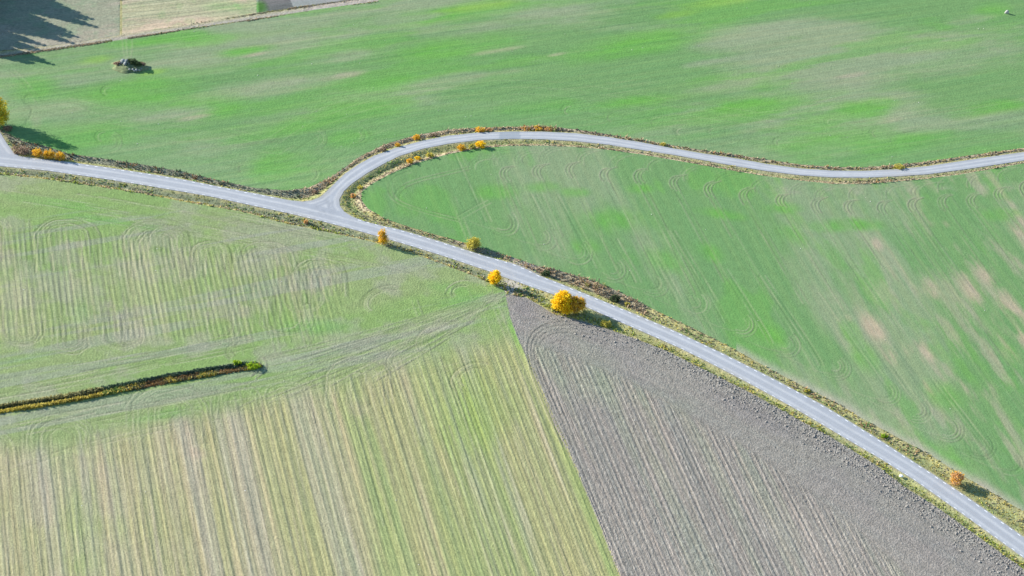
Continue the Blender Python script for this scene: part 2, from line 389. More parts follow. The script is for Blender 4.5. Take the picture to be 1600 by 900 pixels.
for i in range(170):                                # straight rows, south block and north block
    if i < 100:
        x = -40+i*10.2+R_.uniform(-3, 3); k = .42*(x/900); y0 = 700-max(0, x-100)*.24+R_.uniform(-25, 25)
        if x > 820: continue
        L = R_.uniform(120, 420)
        y0 = R_.choice([y0, y0, y0+R_.uniform(0, 200)])
    else:
        x = -30+(i-100)*8+R_.uniform(-3, 3); y0 = 350+x*.09+R_.uniform(-12, 20); k = .02+.28*(x/520); L = R_.uniform(90, 170)
        if x > 470: continue
    tyre([(x, y0), (x+k*L*.5, y0+L*.5), (x+k*L*1.03, y0+L)], R_.uniform(.15, .55), R_.choice([0, 1.7, 1.7]), brk=.5)
# ploughed field, turning loops in the narrow end
for k in range(9):
    o = k*6.5
    tyre([(960-o*.2, 506+o), (890+o*.1, 498+o*.95), (845+o*.55, 505+o*.8), (822+o*.8, 528+o*.6), (822+o*.85, 560+o*.4), (842+o*.9, 620), (880+o, 700)], .85-.07*k, 0, brk=0 if k < 4 else .4)
for i in range(60):
    q = smooth_line(P_TOP[3:], 1.5, 2); o = -(2+i*.85)
    if i > 14 and i % 2: continue
    stroke(offset(q, o), .26, R_.uniform(.15, .55)*(1-i/80), LIGHT if i % 3 else DARK, brk=.6)

# ------------------------------------------------------------------ albedo of the fields
C = np.zeros((NY, NX, 3), np.float32); RAMT = np.zeros((NY, NX), np.float32); REL = np.zeros((NY, NX), np.float32)
RU = UA.copy(); RV = UB.copy()
def spread(f): return np.clip((f-.5)*2.2+.5, 0, 1)
white = RNG.random((NY, NX)).astype(np.float32)
VIV = (.098, .275, .046); LIM = (.17, .32, .05); MID = (.115, .230, .080); GRY = (.200, .250, .148); BARE = (.32, .28, .21); PNK = (.37, .29, .215)

def paint(base): C[:] = np.where(mask[..., None], base, C)
# N
mask = D['N'] < .5
a = spread(fbm(NA*.045, NB*.012, 31, 5)); b = spread(fbm(NA*.09+40, NB*.02, 41, 5)); c = spread(RAGN)
col = rowmix(np.broadcast_to(np.array(MID, np.float32), C.shape).copy(), GRY, ss(.35, .85, a)*.85)
col = rowmix(col, VIV, ss(.55, .9, b)*.5)
for q in [(200,148,95,20),(330,165,50,14),(130,213,75,16),(50,140,40,14),(450,262,60,22),(430,265,30,10),(545,215,45,12),(560,172,70,13),(690,80,90,15),(1000,68,110,16),(1180,165,70,16),(1290,214,90,22),(1350,170,60,12),(1560,168,70,10),(470,195,45,11),(720,20,110,12),(980,160,70,8),(620,130,60,12),(840,170,60,12),(240,62,60,8),(330,60,50,10),(1550,17,24,12),(80,245,40,6),(1400,225,80,12),(380,80,40,7)]:
    col = rowmix(col, VIV, .9*blob(q[0], q[1], q[2]*1.25, q[3]*1.25, -8)*(.55+.6*c))
for q in [(1120,4,70,10),(150,94,32,7),(243,112,26,5),(740,12,60,8),(1060,22,40,6)]: col = rowmix(col, LIM, .6*blob(*q[:4], -8))
for q in [(430,135,120,16),(520,90,90,9),(700,125,110,8),(1330,128,90,16),(1490,95,140,26),(100,175,60,20),(1200,50,120,16),(880,18,100,8),(260,180,70,10),(640,30,60,6),(1130,95,60,6),(1520,30,40,7),(450,60,60,5)]:
    col = rowmix(col, GRY, .85*blob(*q[:4], -8)*(.4+.8*c))
for q in [(760,82,26,4),(870,85,18,3),(1390,188,22,5),(540,118,40,5),(56,190,13,12),(1330,118,30,4),(300,185,30,4),(790,78,30,4),(115,172,22,4),(1190,192,30,4),(400,85,24,3)]:
    col = rowmix(col, BARE, .5*blob(*q[:4], -10)*(.3+.9*c))
hd = np.clip(-D['N'], 0, 99)
col = rowmix(col, (.12, .25, .09), .35*ss(30, 5, hd)*(QY > 120))
paint(col); RU = np.where(mask, NA, RU); RV = np.where(mask, NB, RV); RAMT = np.where(mask, .75, RAMT)
# M
mask = D['M'] < .5
a = spread(fbm(UA*.05, UB*.014, 51, 5)); b = spread(fbm(UA*.075+9, UB*.03, 61, 5)); c = spread(fbm(UA*.25, UB*.05, 63, 5))
col = rowmix(np.broadcast_to(np.array((.115, .228, .082), np.float32), C.shape).copy(), GRY, ss(.4, .9, a)*.65)
col = rowmix(col, VIV, ss(.68, .98, b)*.45)
east = ss(1150, 1600, QX+.3*(QY-400))
col = rowmix(col, BARE, east*ss(.4, .95, c)*.50)
for q in [(965,345,60,24,0),(915,385,30,14,0),(1030,405,34,16,30),(1110,395,30,14,30),(780,300,34,12,0),(845,292,30,10,0),(1240,372,30,14,30),(1330,352,60,12,0),(1352,560,20,36,-38),(1328,520,14,26,-38),(1480,620,40,22,30),(1200,520,44,18,30),(1500,720,50,20,30),(1130,335,40,9,10),(1225,325,30,9,0),(1570,335,30,10,0),(900,300,26,9,0),(1000,295,26,9,0)]:
    col = rowmix(col, VIV, .8*blob(*q[:5])*(.45+.7*c))
for q in [(1320,498,11,7,0),(1365,512,14,26,-40),(1392,560,10,18,-40),(1437,545,22,26,-38),(1455,600,10,18,-38),(1578,480,36,34,-38),(1610,520,60,40,-30),(1478,350,10,8,0),(1452,452,12,18,-38),(1540,430,14,24,-38),(1590,350,12,22,-38),(1520,455,14,30,-38),(1405,610,8,16,-38),(1370,380,8,14,-35)]:
    col = rowmix(col, PNK, .62*blob(*q[:5])*np.clip(1.8*c-.25, 0, 1))
col = rowmix(col, (.36, .33, .27), .55*ss(4.5, 0, -D['M'])*(QX > 1150)*(QY > 520))
col = rowmix(col, (.28, .27, .20), .45*ss(.45, .8, fbm(GX*.2, GY*.2, 90))*np.exp(-((QY-(300+np.abs(QX-1350)*-.03))/7.0)**2)*(QX > 1200))
paint(col); RAMT = np.where(mask, .62, RAMT)
# S
mask = D['S'] < .5
south = ss(-25, 25, QY-(700-np.maximum(0, QX-100)*.24))
a = spread(fbm(UA*.16, UB*.008, 71, 5)); b = spread(fbm(UA*.10+30, UB*.006, 73, 4)); c = spread(fbm(GX*.10, GY*.10, 79, 5))
ga = spread(fbm(NA*.05, NB*.02, 83, 5))
base = np.broadcast_to(np.array((.205, .265, .105), np.float32), C.shape).copy()
base = rowmix(base, (.165, .27, .075), ss(.4, .9, ga)*.7)
base = rowmix(base, (.27, .26, .20), ss(.45, .95, c)*.45)
base = rowmix(base, (.235, .245, .21), ss(.5, .9, spread(fbm(NA*.25, NB*.015, 87, 4)))*.5*ss(520, 480, QY-QX*.05)*0+ss(.6, .9, spread(fbm(NA*.25, NB*.015, 87, 4)))*.45)
sth = rowmix(np.broadcast_to(np.array((.275, .285, .132), np.float32), C.shape).copy(), (.33, .30, .19), ss(.45, .85, a)*.55)
sth = rowmix(sth, (.20, .285, .10), ss(.55, .9, b)*.5)
sth = rowmix(sth, (.31, .29, .26), .6*ss(.62, .9, spread(fbm(UA*.22+3, UB*.007, 75, 4)))*.6)
sth = rowmix(sth, (.20, .30, .07), .6*blob(760, 640, 60, 90, 20)*(.4+.6*b)+.5*blob(120, 850, 70, 60)*b)
col = base*(1-south[..., None])+sth*south[..., None]
nb = ss(330, 375, QY-QX*.09+14*(RAG-.5))*ss(545, 515, QY)*ss(560, 500, QX)
col = rowmix(col, (.34, .34, .20), nb*ss(.5, .85, a)*.28)
col = rowmix(col, PNK, .7*blob(307, 708, 16, 13)*c+.4*blob(560, 640, 30, 20, 60)*c)
for q in [(75,315,90,8,8),(165,345,60,8,8),(235,355,26,5,0),(250,650,60,9,-10),(130,480,20,30,0),(745,470,60,14,-5),(700,450,50,12,10),(40,560,60,8,-10),(490,510,60,12,0),(320,430,20,40,-10)]:
    col = rowmix(col, (.12, .29, .06), .55*blob(*q[:5])*(.4+.6*ga))
col = rowmix(col, (.14, .32, .05), .6*blob(805, 520, 9, 38, -18, rag=.3)*(D['P'] > 0))
col = rowmix(col, (.33, .32, .24), .55*blob(700, 500, 90, 14, -20)*c+.4*blob(430, 570, 40, 20)*c+.35*blob(770, 468, 20, 10))
col = rowmix(col, (.22, .31, .09), .35*ss(6, 1, D['P'])*(QY > 540))
col = rowmix(col, (.34, .30, .225), .45*south*ss(620, 60, QX)*(.4+.6*c))
paint(col); RAMT = np.where(mask, np.maximum(south*.6, nb*.45)+.12, RAMT)
# P
mask = D['P'] < .5
zone = poly([(840,540),(900,560),(985,595),(1060,640),(1150,690),(1230,742),(1350,835),(1480,960),(900,1200),(780,700),(828,560)])
inz = ss(2.0, -2.0, sdf(zone, GX, GY))
a = spread(fbm(GX*.06, GY*.06, 101, 5)); b = spread(fbm(UA*.20, UB*.012, 103, 4))
col = np.broadcast_to(np.array((.235, .222, .192), np.float32), C.shape).copy()
col = rowmix(col, (.27, .252, .215), ss(.4, .9, a)*.6)
col = rowmix(col, (.21, .30, .15), .16*ss(.45, .9, b)*inz+.28*blob(900, 570, 90, 50, 25)*a+.25*blob(1050, 640, 60, 30, 30)*a)
col = rowmix(col, (.19, .175, .17), .4*ss(22, 3, np.abs(dR-14))*ss(.3, .8, a)+.5*blob(1180, 650, 80, 16, 28)+.35*blob(820, 480, 22, 16, 20))
col = rowmix(col, (.30, .29, .25), .35*blob(1150, 860, 200, 80)*a)
paint(col)
RU = np.where(mask, np.where(inz > .5, UA, dR), RU); RV = np.where(mask, np.where(inz > .5, UB, GX), RV)
RAMT = np.where(mask, .30+.35*inz, RAMT)
edge = ss(9, 1, -D['P'])*ss(860, 1150, QX)
REL += np.where(mask, (white-.5)*(.07+.06*edge+.04*inz)+.05*np.sin(UA*2*np.pi/1.9)*inz, 0)
C[:] = np.where(mask[..., None], C*(1+(white[..., None]-.5)*(.25+.5*edge[..., None])), C)
# G, T, U
g1 = spread(fbm(NA*.12, NB*.03, 111, 5)); g2 = spread(fbm(GX*.2, GY*.2, 113, 4))
mask = D['G'] < .5
col = rowmix(np.broadcast_to(np.array((.225, .240, .165), np.float32), C.shape).copy(), (.33, .28, .22), ss(.4, .9, g1)*.6)
col = rowmix(col, (.19, .25, .15), ss(.5, .9, g2)*.6); paint(col); RAMT = np.where(mask, .5, RAMT)
mask = D['T'] < .5
col = rowmix(np.broadcast_to(np.array((.30, .31, .19), np.float32), C.shape).copy(), (.40, .33, .24), ss(.35, .8, g1)*.8)
col = rowmix(col, (.19, .30, .12), .7*blob(360, 10, 50, 10)+ss(.6, .9, g2)*.3); paint(col); RAMT = np.where(mask, .8, RAMT)
mask = D['U'] < .5
col = rowmix(np.broadcast_to(np.array((.21, .225, .21), np.float32), C.shape).copy(), (.27, .26, .25), g1)
col = rowmix(col, VIV, .9*blob(405, 11, 12, 12)); paint(col); RAMT = np.where(mask, .4, RAMT)
RU = np.where((D['G'] < .5) | (D['T'] < .5) | (D['U'] < .5), NA, RU); RV = np.where((D['G'] < .5) | (D['T'] < .5) | (D['U'] < .5), NB, RV)
for i in range(9):
    y = 3+i*6; tyre([(190, y), (260, y-4), (340, y-10), (380, y-18)], R_.uniform(.3, .6), 0)

wob = .35*(fbm(GX*.03, GY*.03, 161, 2)-.5)
def rowwave(period, k, m_, seed):
    am = .4+1.2*fbm(UA*.35, UB*.02, seed, 2)
    w_ = np.sin((UA+wob)*2*np.pi/period)*am
    C[:] = C*(1+(k*m_*w_)[..., None]); REL[:] = REL+.05*m_*w_
rowwave(1.35, .17, (D['P'] < 0)*inz, 171)
rowwave(1.65, .045, (D['S'] < 0)*nb, 173)
rowwave(1.25, .045, (D['S'] < 0)*south, 175)
rowwave(2.9, .03, (D['S'] < 0)*south, 177)
C[:] = C*(1+(.05*np.sin(dR*2*np.pi/1.5)*(D['P'] < 0)*(1-inz)*(.4+fbm(GX*.05, GY*.05, 179, 2)))[..., None])
# tyre marks: pressed-in soil, thrown-up light crumbs beside them
fieldm = dF < 0
LIGHT *= fieldm; DARK *= fieldm
boost = np.where(D['S'] < 0, 1.15, .95); LIGHT = np.clip(LIGHT*boost, 0, 1.1); DARK = np.clip(DARK*boost, 0, 1.1)
C = rowmix(C, (.40, .37, .27), LIGHT*.5*np.where(D['P'] < 0, .5, 1)*np.where(D['N'] < 0, .7, 1))
C[:] = C*(1-.34*DARK[..., None])
REL += .06*LIGHT-.12*DARK
REL += np.where(fieldm, (white-.5)*.035, 0)
C[:] = C*(1+(RNG.random((NY, NX, 1)).astype(np.float32)-.5)*np.where(D['S'] < 0, .14, np.where(D['P'] < 0, .16, .07))[..., None])

# verge colours
vg = fbm(GX*.35, GY*.35, 121, 4); vg2 = spread(fbm(GX*.08, GY*.08, 123, 3))
VC = rowmix(np.broadcast_to(np.array((.27, .29, .11), np.float32), C.shape).copy(), (.40, .35, .14), spread(vg))
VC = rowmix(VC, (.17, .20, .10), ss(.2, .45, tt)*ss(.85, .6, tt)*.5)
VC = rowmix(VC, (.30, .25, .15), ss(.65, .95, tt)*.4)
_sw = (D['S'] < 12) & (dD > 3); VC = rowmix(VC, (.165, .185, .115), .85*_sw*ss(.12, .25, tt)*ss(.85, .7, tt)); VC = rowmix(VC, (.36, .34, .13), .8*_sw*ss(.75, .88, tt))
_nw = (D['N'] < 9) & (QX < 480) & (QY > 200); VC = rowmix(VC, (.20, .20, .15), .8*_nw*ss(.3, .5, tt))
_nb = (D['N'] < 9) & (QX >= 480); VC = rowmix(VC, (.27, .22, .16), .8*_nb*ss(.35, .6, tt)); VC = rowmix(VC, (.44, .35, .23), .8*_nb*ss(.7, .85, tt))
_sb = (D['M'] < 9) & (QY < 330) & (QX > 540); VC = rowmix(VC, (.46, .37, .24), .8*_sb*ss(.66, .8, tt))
_me = (D['M'] < 12) & (D['N'] > 12) & (QX > 700) & (QX < 1010); VC = rowmix(VC, (.29, .24, .17), .8*_me*ss(.3, .5, tt))
VC = rowmix(VC, (.27, .25, .22), ss(.9, .0, dR)*.6)
VC = rowmix(VC, (.085, .11, .055), (dD < 0)*1.0)
VC = rowmix(VC, (.26, .22, .15), ss(1.15, .9, mr))
gv = P(805, 418); VC = rowmix(VC, (.36, .32, .27), .8*ss(7, 3, np.hypot((GX-gv[0])*.8-2, GY-gv[1])))    # worn gravel at the field entrance
gv2 = P(797, 448); VC = rowmix(VC, (.42, .38, .33), .8*ss(5, 2, np.hypot((GX-gv2[0]), (GY-gv2[1])*.8)))
# far track
tr1 = (QY-(89-(QX)*.152)); VC = rowmix(VC, (.33, .30, .27), (QY < 100)*ss(1, 0, np.abs(tr1)/9)*.8)
VC[:] = VC*(1+(white[..., None]-.5)*.35)

# ------------------------------------------------------------------ ground sheets
M_FIELDS = dict(N=mat_field('young_crop', .15, 1.3, .17, .12), M=mat_field('young_crop_mid', .14, 1.6, .14, .11),
                S=mat_field('stubble', .22, 1.6, .15, .22, .6), P=mat_field('ploughed_soil', .30, 1.9, .17, .40, .9),
                G=mat_field('grey_stubble', .22, 1.0, .18, .18), T=mat_field('tan_stubble', .20, 1.0, .35, .16, .4), U=mat_field('bare_soil', .15, 1.0, .15, .12))
NAMES = dict(N='green_field', M='sown_field', S='stubble_field', P='ploughed_field', G='grey_field', T='tan_field', U='bare_field')
LABELS = dict(N='wide green crop field above the side road', M='green crop field with turning loops between the two roads',
              S='pale green striped stubble field left of the ploughed field', P='grey ploughed field beside the main road',
              G='grey field in tree shadow in the top left corner', T='tan mown field beyond the earth track', U='small grey field at the top edge')
def sheet(key):
    d = D[key]; ins = (d < 0) & VIS
    cell = (ins[:-1, :-1] | ins[1:, :-1] | ins[:-1, 1:] | ins[1:, 1:])
    cell &= (VIS[:-1, :-1] & VIS[1:, :-1] & VIS[:-1, 1:] & VIS[1:, 1:])
    use = np.zeros((NY, NX), bool)
    use[:-1, :-1] |= cell; use[1:, :-1] |= cell; use[:-1, 1:] |= cell; use[1:, 1:] |= cell
    idx = -np.ones((NY, NX), np.int32); idx[use] = np.arange(use.sum())
    F = np.stack([idx[:-1, :-1][cell], idx[:-1, 1:][cell], idx[1:, 1:][cell], idx[1:, :-1][cell]], 1)
    x = GX[use].copy(); y = GY[use].copy(); dd = d[use]
    z = H0[use]+REL[use]+.03
    o = np.where(dd > 0)[0]
    ps = [FIELDS[key]]+([DITCH] if key == 'S' else [])
    for p in ps:
        s_, nx, ny = sdf(p, x[o], y[o], True)
        k = (s_ > 0) if p is ps[0] else (s_ < 0)
        x[o[k]] = nx[k]; y[o[k]] = ny[k]
    # a low skirt so that the edge closes against the verge
    z[o] = H0[use][o]*0+.01
    ob = mesh_obj(NAMES[key], np.c_[x, y, z], F, M_FIELDS[key], None, {
        'col': ('POINT', 'FLOAT_COLOR', C[use]), 'row': ('POINT', 'FLOAT_VECTOR', np.c_[RU[use], RV[use], 0*RV[use]]),
        'rowamt': ('POINT', 'FLOAT', RAMT[use])}, smooth=True)
    tag(ob, LABELS[key], None, None, 'structure')
    print(NAMES[key], len(F))
for k in FIELDS: sheet(k)

# verge sheet: every second raster point, dropped under the fields and the road
st = 2
gx, gy, h, df, dr, vis = [a[::st, ::st] for a in (GX, GY, H0, dF, dR, VIS)]
sink = -.45*ss(.3, 1.6, -df)-.25*ss(.1, 1.2, -dr)
z = h+sink+np.where(df > .3, .03*(white[::st, ::st]-.5)*4*(dr > .6), 0)-.02*(dr < 0)
keep = (df > -2.5) & vis & (dr > -1.6)
cell = keep[:-1, :-1] & keep[1:, :-1] & keep[:-1, 1:] & keep[1:, 1:]
use = np.zeros(gx.shape, bool)
for a in (use[:-1, :-1], use[1:, :-1], use[:-1, 1:], use[1:, 1:]): a |= cell
idx = -np.ones(gx.shape, np.int32); idx[use] = np.arange(use.sum())
F = np.stack([idx[:-1, :-1][cell], idx[:-1, 1:][cell], idx[1:, 1:][cell], idx[1:, :-1][cell]], 1)
m_verge = mat_field('verge_grass', .25, 1.5, 0, .25)
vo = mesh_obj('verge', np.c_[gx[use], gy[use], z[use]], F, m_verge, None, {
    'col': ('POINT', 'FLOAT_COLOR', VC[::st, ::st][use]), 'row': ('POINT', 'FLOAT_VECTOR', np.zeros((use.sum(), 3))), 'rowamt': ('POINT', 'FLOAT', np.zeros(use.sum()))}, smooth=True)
tag(vo, 'grassy verges and ditches between the roads and the fields', None, None, 'structure')

# far ground to the horizon
n = 161; L = 9000
lin = np.sign(np.linspace(-1, 1, n))*np.abs(np.linspace(-1, 1, n))**2.2*L
ax, ay = np.meshgrid(lin, lin+560)
qx, qy = PX(ax, ay); ok = (ay*math.cos(PITCH)+HCAM*math.sin(PITCH)) > 50
inn = ok & (qx > -250) & (qx < 1850) & (qy > -220) & (qy < 1120)
az = np.where(inn, -1.3, -.15)
idx = np.arange(n*n).reshape(n, n)
F = np.stack([idx[:-1, :-1], idx[:-1, 1:], idx[1:, 1:], idx[1:, :-1]], -1).reshape(-1, 4)
M = NT('farmland'); pos = M.n('ShaderNodeNewGeometry').outputs['Position']
vo_ = M.n('ShaderNodeTexVoronoi'); vo_.inputs['Scale'].default_value = .0045; M.l(pos, vo_.inputs['Vector'])
rmp = M.n('ShaderNodeValToRGB'); M.l(M.rng(vo_.outputs['Color'], 0, 1, 0, 1), rmp.inputs[0])
e = rmp.color_ramp.elements; e[0].color = (.11, .21, .08, 1); e[1].color = (.26, .25, .16, 1); q = e.new(.5); q.color = (.14, .24, .09, 1); q = e.new(.75); q.color = (.25, .24, .22, 1)
M.l(M.scale(rmp.outputs[0], M.rng(M.noise(pos, .05, 6, .7), .3, .7, .8, 1.2)), M.b.inputs['Base Color']); M.b.inputs['Roughness'].default_value = .95
tag(mesh_obj('ground', np.c_[ax.ravel(), ay.ravel(), az.ravel()], F, M.m), 'farmland reaching to the horizon', None, None, 'structure')

# ------------------------------------------------------------------ road
xr = np.arange(X0-20, X1+20, .5); yr = np.arange(Y0-20, Y1+20, .5)
RX, RY = np.meshgrid(xr, yr); r0 = sdf(ROAD, RX, RY)
rq = PX(RX, RY); rv = (rq[0] > -110) & (rq[0] < 1720) & (rq[1] < 1010)
ins = (r0 < 0)
cell = (ins[:-1, :-1] | ins[1:, :-1] | ins[:-1, 1:] | ins[1:, 1:]) & rv[:-1, :-1] & rv[1:, 1:] & rv[1:, :-1] & rv[:-1, 1:]
use = np.zeros(RX.shape, bool)
for a in (use[:-1, :-1], use[1:, :-1], use[:-1, 1:], use[1:, 1:]): a |= cell
idx = -np.ones(RX.shape, np.int32); idx[use] = np.arange(use.sum())
F = np.stack([idx[:-1, :-1][cell], idx[:-1, 1:][cell], idx[1:, 1:][cell], idx[1:, :-1][cell]], 1)
x = RX[use].copy(); y = RY[use].copy(); d_, nx, ny = sdf(ROAD, x, y, True)
k = d_ > 0; x[k] = nx[k]; y[k] = ny[k]
up_all = np.vstack([smooth_line(MAIN_UP_W[9:], .5, 1), smooth_line(MAIN_UP_E[1:], .5, 1)])
lo_all = smooth_line(MAIN_LO, .5, 1)
def ndist(pts, x, y):
    out = np.empty(len(x))
    for i in range(0, len(x), 4000):
        out[i:i+4000] = np.sqrt(((x[i:i+4000, None]-pts[None, ::3, 0])**2+(y[i:i+4000, None]-pts[None, ::3, 1])**2).min(1))
    return out
dl = ndist(lo_all, x, y); du = ndist(up_all, x, y)
side = ss(7.2, 8.5, dl)
dside = -sdf(ROAD, x, y)
tr = np.where(side > .5, dside, dl)
wheel = np.exp(-((tr-1.5)/.45)**2)+np.exp(-((tr-4.6)/.5)**2)+.6*np.exp(-((tr-3.0)/.2)**2)
wear = .5+.5*fbm(x*.15, y*.15, 7)
rc = np.broadcast_to(np.array((.300, .316, .342), np.float32), (len(x), 3)).copy()
rc = rowmix(rc, (.43, .435, .44), np.clip(wheel, 0, 1)*wear*1.1)
rc = rowmix(rc, (.33, .30, .25), .35*ss(.55, .8, fbm(x*.07+3, y*.07, 27, 3))*ss(2.2, .3, np.minimum(dside, 9)))
rc = rowmix(rc, (.27, .275, .29), .55*np.exp(-((tr-3.0)/.55)**2)*(side < .5)*fbm(x*.05, y*.05, 8))
rc = rowmix(rc, (.34, .33, .30), .6*ss(.5, 0, dside)*fbm(x*.6, y*.6, 12))
jx, jy = P(505, 328); rc = rowmix(rc, (.20, .21, .24), .35*np.exp(-(((x-jx)/4)**2+((y-jy)/7)**2))*spread(fbm(x*1.2, y*.5, 19)))
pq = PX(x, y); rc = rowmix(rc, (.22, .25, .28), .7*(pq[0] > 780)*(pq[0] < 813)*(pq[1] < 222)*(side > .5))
for pts_, k_ in (([(430,325),(480,335),(512,330),(530,300),(545,285)],.3),([(560,350),(525,335),(508,318),(515,300),(535,280)],.28),([(495,322),(498,330),(500,338)],.35),([(503,320),(506,330),(510,338)],.3),([(515,318),(513,328),(520,337)],.25),([(775,405),(800,425),(806,440),(800,447)],-.4),([(770,412),(790,428),(796,445)],-.35)):
    md = ndist(smooth_line(pts_, .3, 2), x, y); tgt = (.20, .21, .23) if k_ > 0 else (.46, .44, .40)
    rc = rowmix(rc, tgt, abs(k_)*np.exp(-(md/.35)**2))
M = NT('asphalt'); c = M.attr('col').outputs['Color']; pos = M.n('ShaderNodeNewGeometry').outputs['Position']
n1 = M.noise(pos, 2.2, 4, .7); n2 = M.noise(pos, .25, 4, .6)
vo2 = M.n('ShaderNodeTexVoronoi'); vo2.feature = 'DISTANCE_TO_EDGE'; vo2.inputs['Scale'].default_value = .16; vo2.inputs['Randomness'].default_value = 1
wn = M.n('ShaderNodeVectorMath'); wn.operation = 'ADD'; M.l(pos, wn.inputs[0]); M.l(M.mul(M.n('ShaderNodeTexNoise').outputs[1], (3, 3, 0)), wn.inputs[1]); M.l(wn.outputs[0], vo2.inputs['Vector'])
crk = M.math('MULTIPLY', M.rng(vo2.outputs['Distance'], 0, .012, .22, 0), M.rng(n2, .5, .65, 0, 1))
f = M.math('SUBTRACT', M.math('MULTIPLY', M.rng(n1, .3, .7, .93, 1.07), M.rng(n2, .3, .7, .94, 1.06)), crk)
M.l(M.scale(c, f), M.b.inputs['Base Color']); M.b.inputs['Roughness'].default_value = .82; M.b.inputs['Specular IOR Level'].default_value = .4
bp = M.n('ShaderNodeBump'); bp.inputs['Distance'].default_value = .01; M.l(n1, bp.inputs['Height']); M.l(bp.outputs[0], M.b.inputs['Normal'])
RZ = .13
road = mesh_obj('road', np.c_[x, y, np.full(len(x), RZ)], F, M.m, None, {'col': ('POINT', 'FLOAT_COLOR', rc)}, smooth=False)
tag(road, 'pale asphalt country road with a side road curving off at the junction', None, None, 'structure')

# dashed edge lines, 1 m paint and 2 m gap
M = NT('road_paint'); pos = M.n('ShaderNodeNewGeometry').outputs['Position']
M.l(M.mixc(M.rng(M.noise(pos, 3, 4, .7), .35, .6, 0, 1), (.55, .56, .57), (.86, .86, .86)), M.b.inputs['Base Color']); m_paint = M.m
def dashes(line, inset, w, skip=None):
    q = offset(smooth_line(line, .5, 2), inset)
    d = np.r_[0, np.cumsum(np.linalg.norm(np.diff(q, axis=0), axis=1))]
    V = []; F = []; s = 0.0
    while s < d[-1]-1:
        a = np.array([np.interp(s, d, q[:, 0]), np.interp(s, d, q[:, 1])]); b = np.array([np.interp(s+1.05, d, q[:, 0]), np.interp(s+1.05, d, q[:, 1])])
        px_ = PX(*a)
        if not (skip and skip(px_[0], px_[1])):
            t = (b-a)/np.linalg.norm(b-a); nrm = np.array([-t[1], t[0]])*w/2
            i = len(V); V += [(*(a-nrm), RZ+.006), (*(b-nrm), RZ+.006), (*(b+nrm), RZ+.006), (*(a+nrm), RZ+.006)]; F.append((i, i+1, i+2, i+3))
        s += 3.0
    return V, F
for line, ins_, w, sk in ((MAIN_UP_W[8:], -.42, .24, lambda a, b: a > 432 or a < 25), ([(560,343)]+MAIN_UP_E, -.42, .25, lambda a, b: a < 556), (MAIN_LO, -.40, .18, lambda a, b: (785 < a < 812))):
    V, F_ = dashes(line, ins_, w, sk)
    o = mesh_obj('edge_line', V, F_, m_paint, road); o['kind'] = 'stuff'

# ------------------------------------------------------------------ vegetation along the verges
def hz(x, y):
    ix = np.clip(np.round((np.asarray(x)-X0)/DX).astype(int), 0, NX-1); iy = np.clip(np.round((np.asarray(y)-Y0)/DY).astype(int), 0, NY-1)
    return H0[iy, ix]
def samp(A, x, y):
    ix = np.clip(np.round((np.asarray(x)-X0)/DX).astype(int), 0, NX-1); iy = np.clip(np.round((np.asarray(y)-Y0)/DY).astype(int), 0, NY-1)
    return A[iy, ix]
m_leaf = mat_leaf('leaves', .30); m_dry = mat_leaf('dry_grass', .20)
def tufts(name, x, y, z, h, w, col, label, blades=5, parent=None):
    """crossed leaning blades, one bundle per point"""
    n = len(x); nb = blades
    a = RNG.random((n, nb))*2*np.pi; ln = h[:, None]*(.6+.6*RNG.random((n, nb))); lean = .15+.55*RNG.random((n, nb))
    ox = (RNG.random((n, nb))-.5)*w[:, None]; oy = (RNG.random((n, nb))-.5)*w[:, None]
    ww = w[:, None]*(.18+.22*RNG.random((n, nb)))
    bx = x[:, None]+ox; by = y[:, None]+oy; bz = z[:, None]+0*ox-.05
    ca, sa = np.cos(a), np.sin(a)
    p1 = np.stack([bx-sa*ww, by+ca*ww, bz], -1); p2 = np.stack([bx+sa*ww, by-ca*ww, bz], -1)
    mx_, my_ = bx+ca*lean*ln*.4, by+sa*lean*ln*.4
    p3 = np.stack([mx_+sa*ww*1.2, my_-ca*ww*1.2, bz+ln*.65], -1); p4 = np.stack([mx_-sa*ww*1.2, my_+ca*ww*1.2, bz+ln*.65], -1)
    p5 = np.stack([bx+ca*lean*ln, by+sa*lean*ln, bz+ln], -1)
    V = np.stack([p1, p2, p3, p4, p5], 2).reshape(-1, 3)
    b = (np.arange(n*nb)*5)[:, None]
    F = np.concatenate([b+[0, 1, 2], b+[0, 2, 3], b+[3, 2, 4]], 0)
    cc = np.repeat(col, nb*5, axis=0)*(.88+.24*np.repeat(RNG.random((n*nb, 1)), 5, axis=0))
    o = mesh_obj(name, V, F, m_dry, parent, {'col': ('POINT', 'FLOAT_COLOR', cc)})
    tag(o, label, None if parent else 'grass', None, 'stuff'); return o
def palette(n, cols, wts, patch=None):
    wts = np.array(wts, float)/sum(wts); cum = np.cumsum(wts)
    r = RNG.random(n) if patch is None else np.clip(.65*patch+.35*RNG.random(n), 0, .999)
    i = np.minimum(np.searchsorted(cum, r), len(cols)-1)
    return np.array(cols)[i]*(.92+.16*RNG.random((n, 1)))
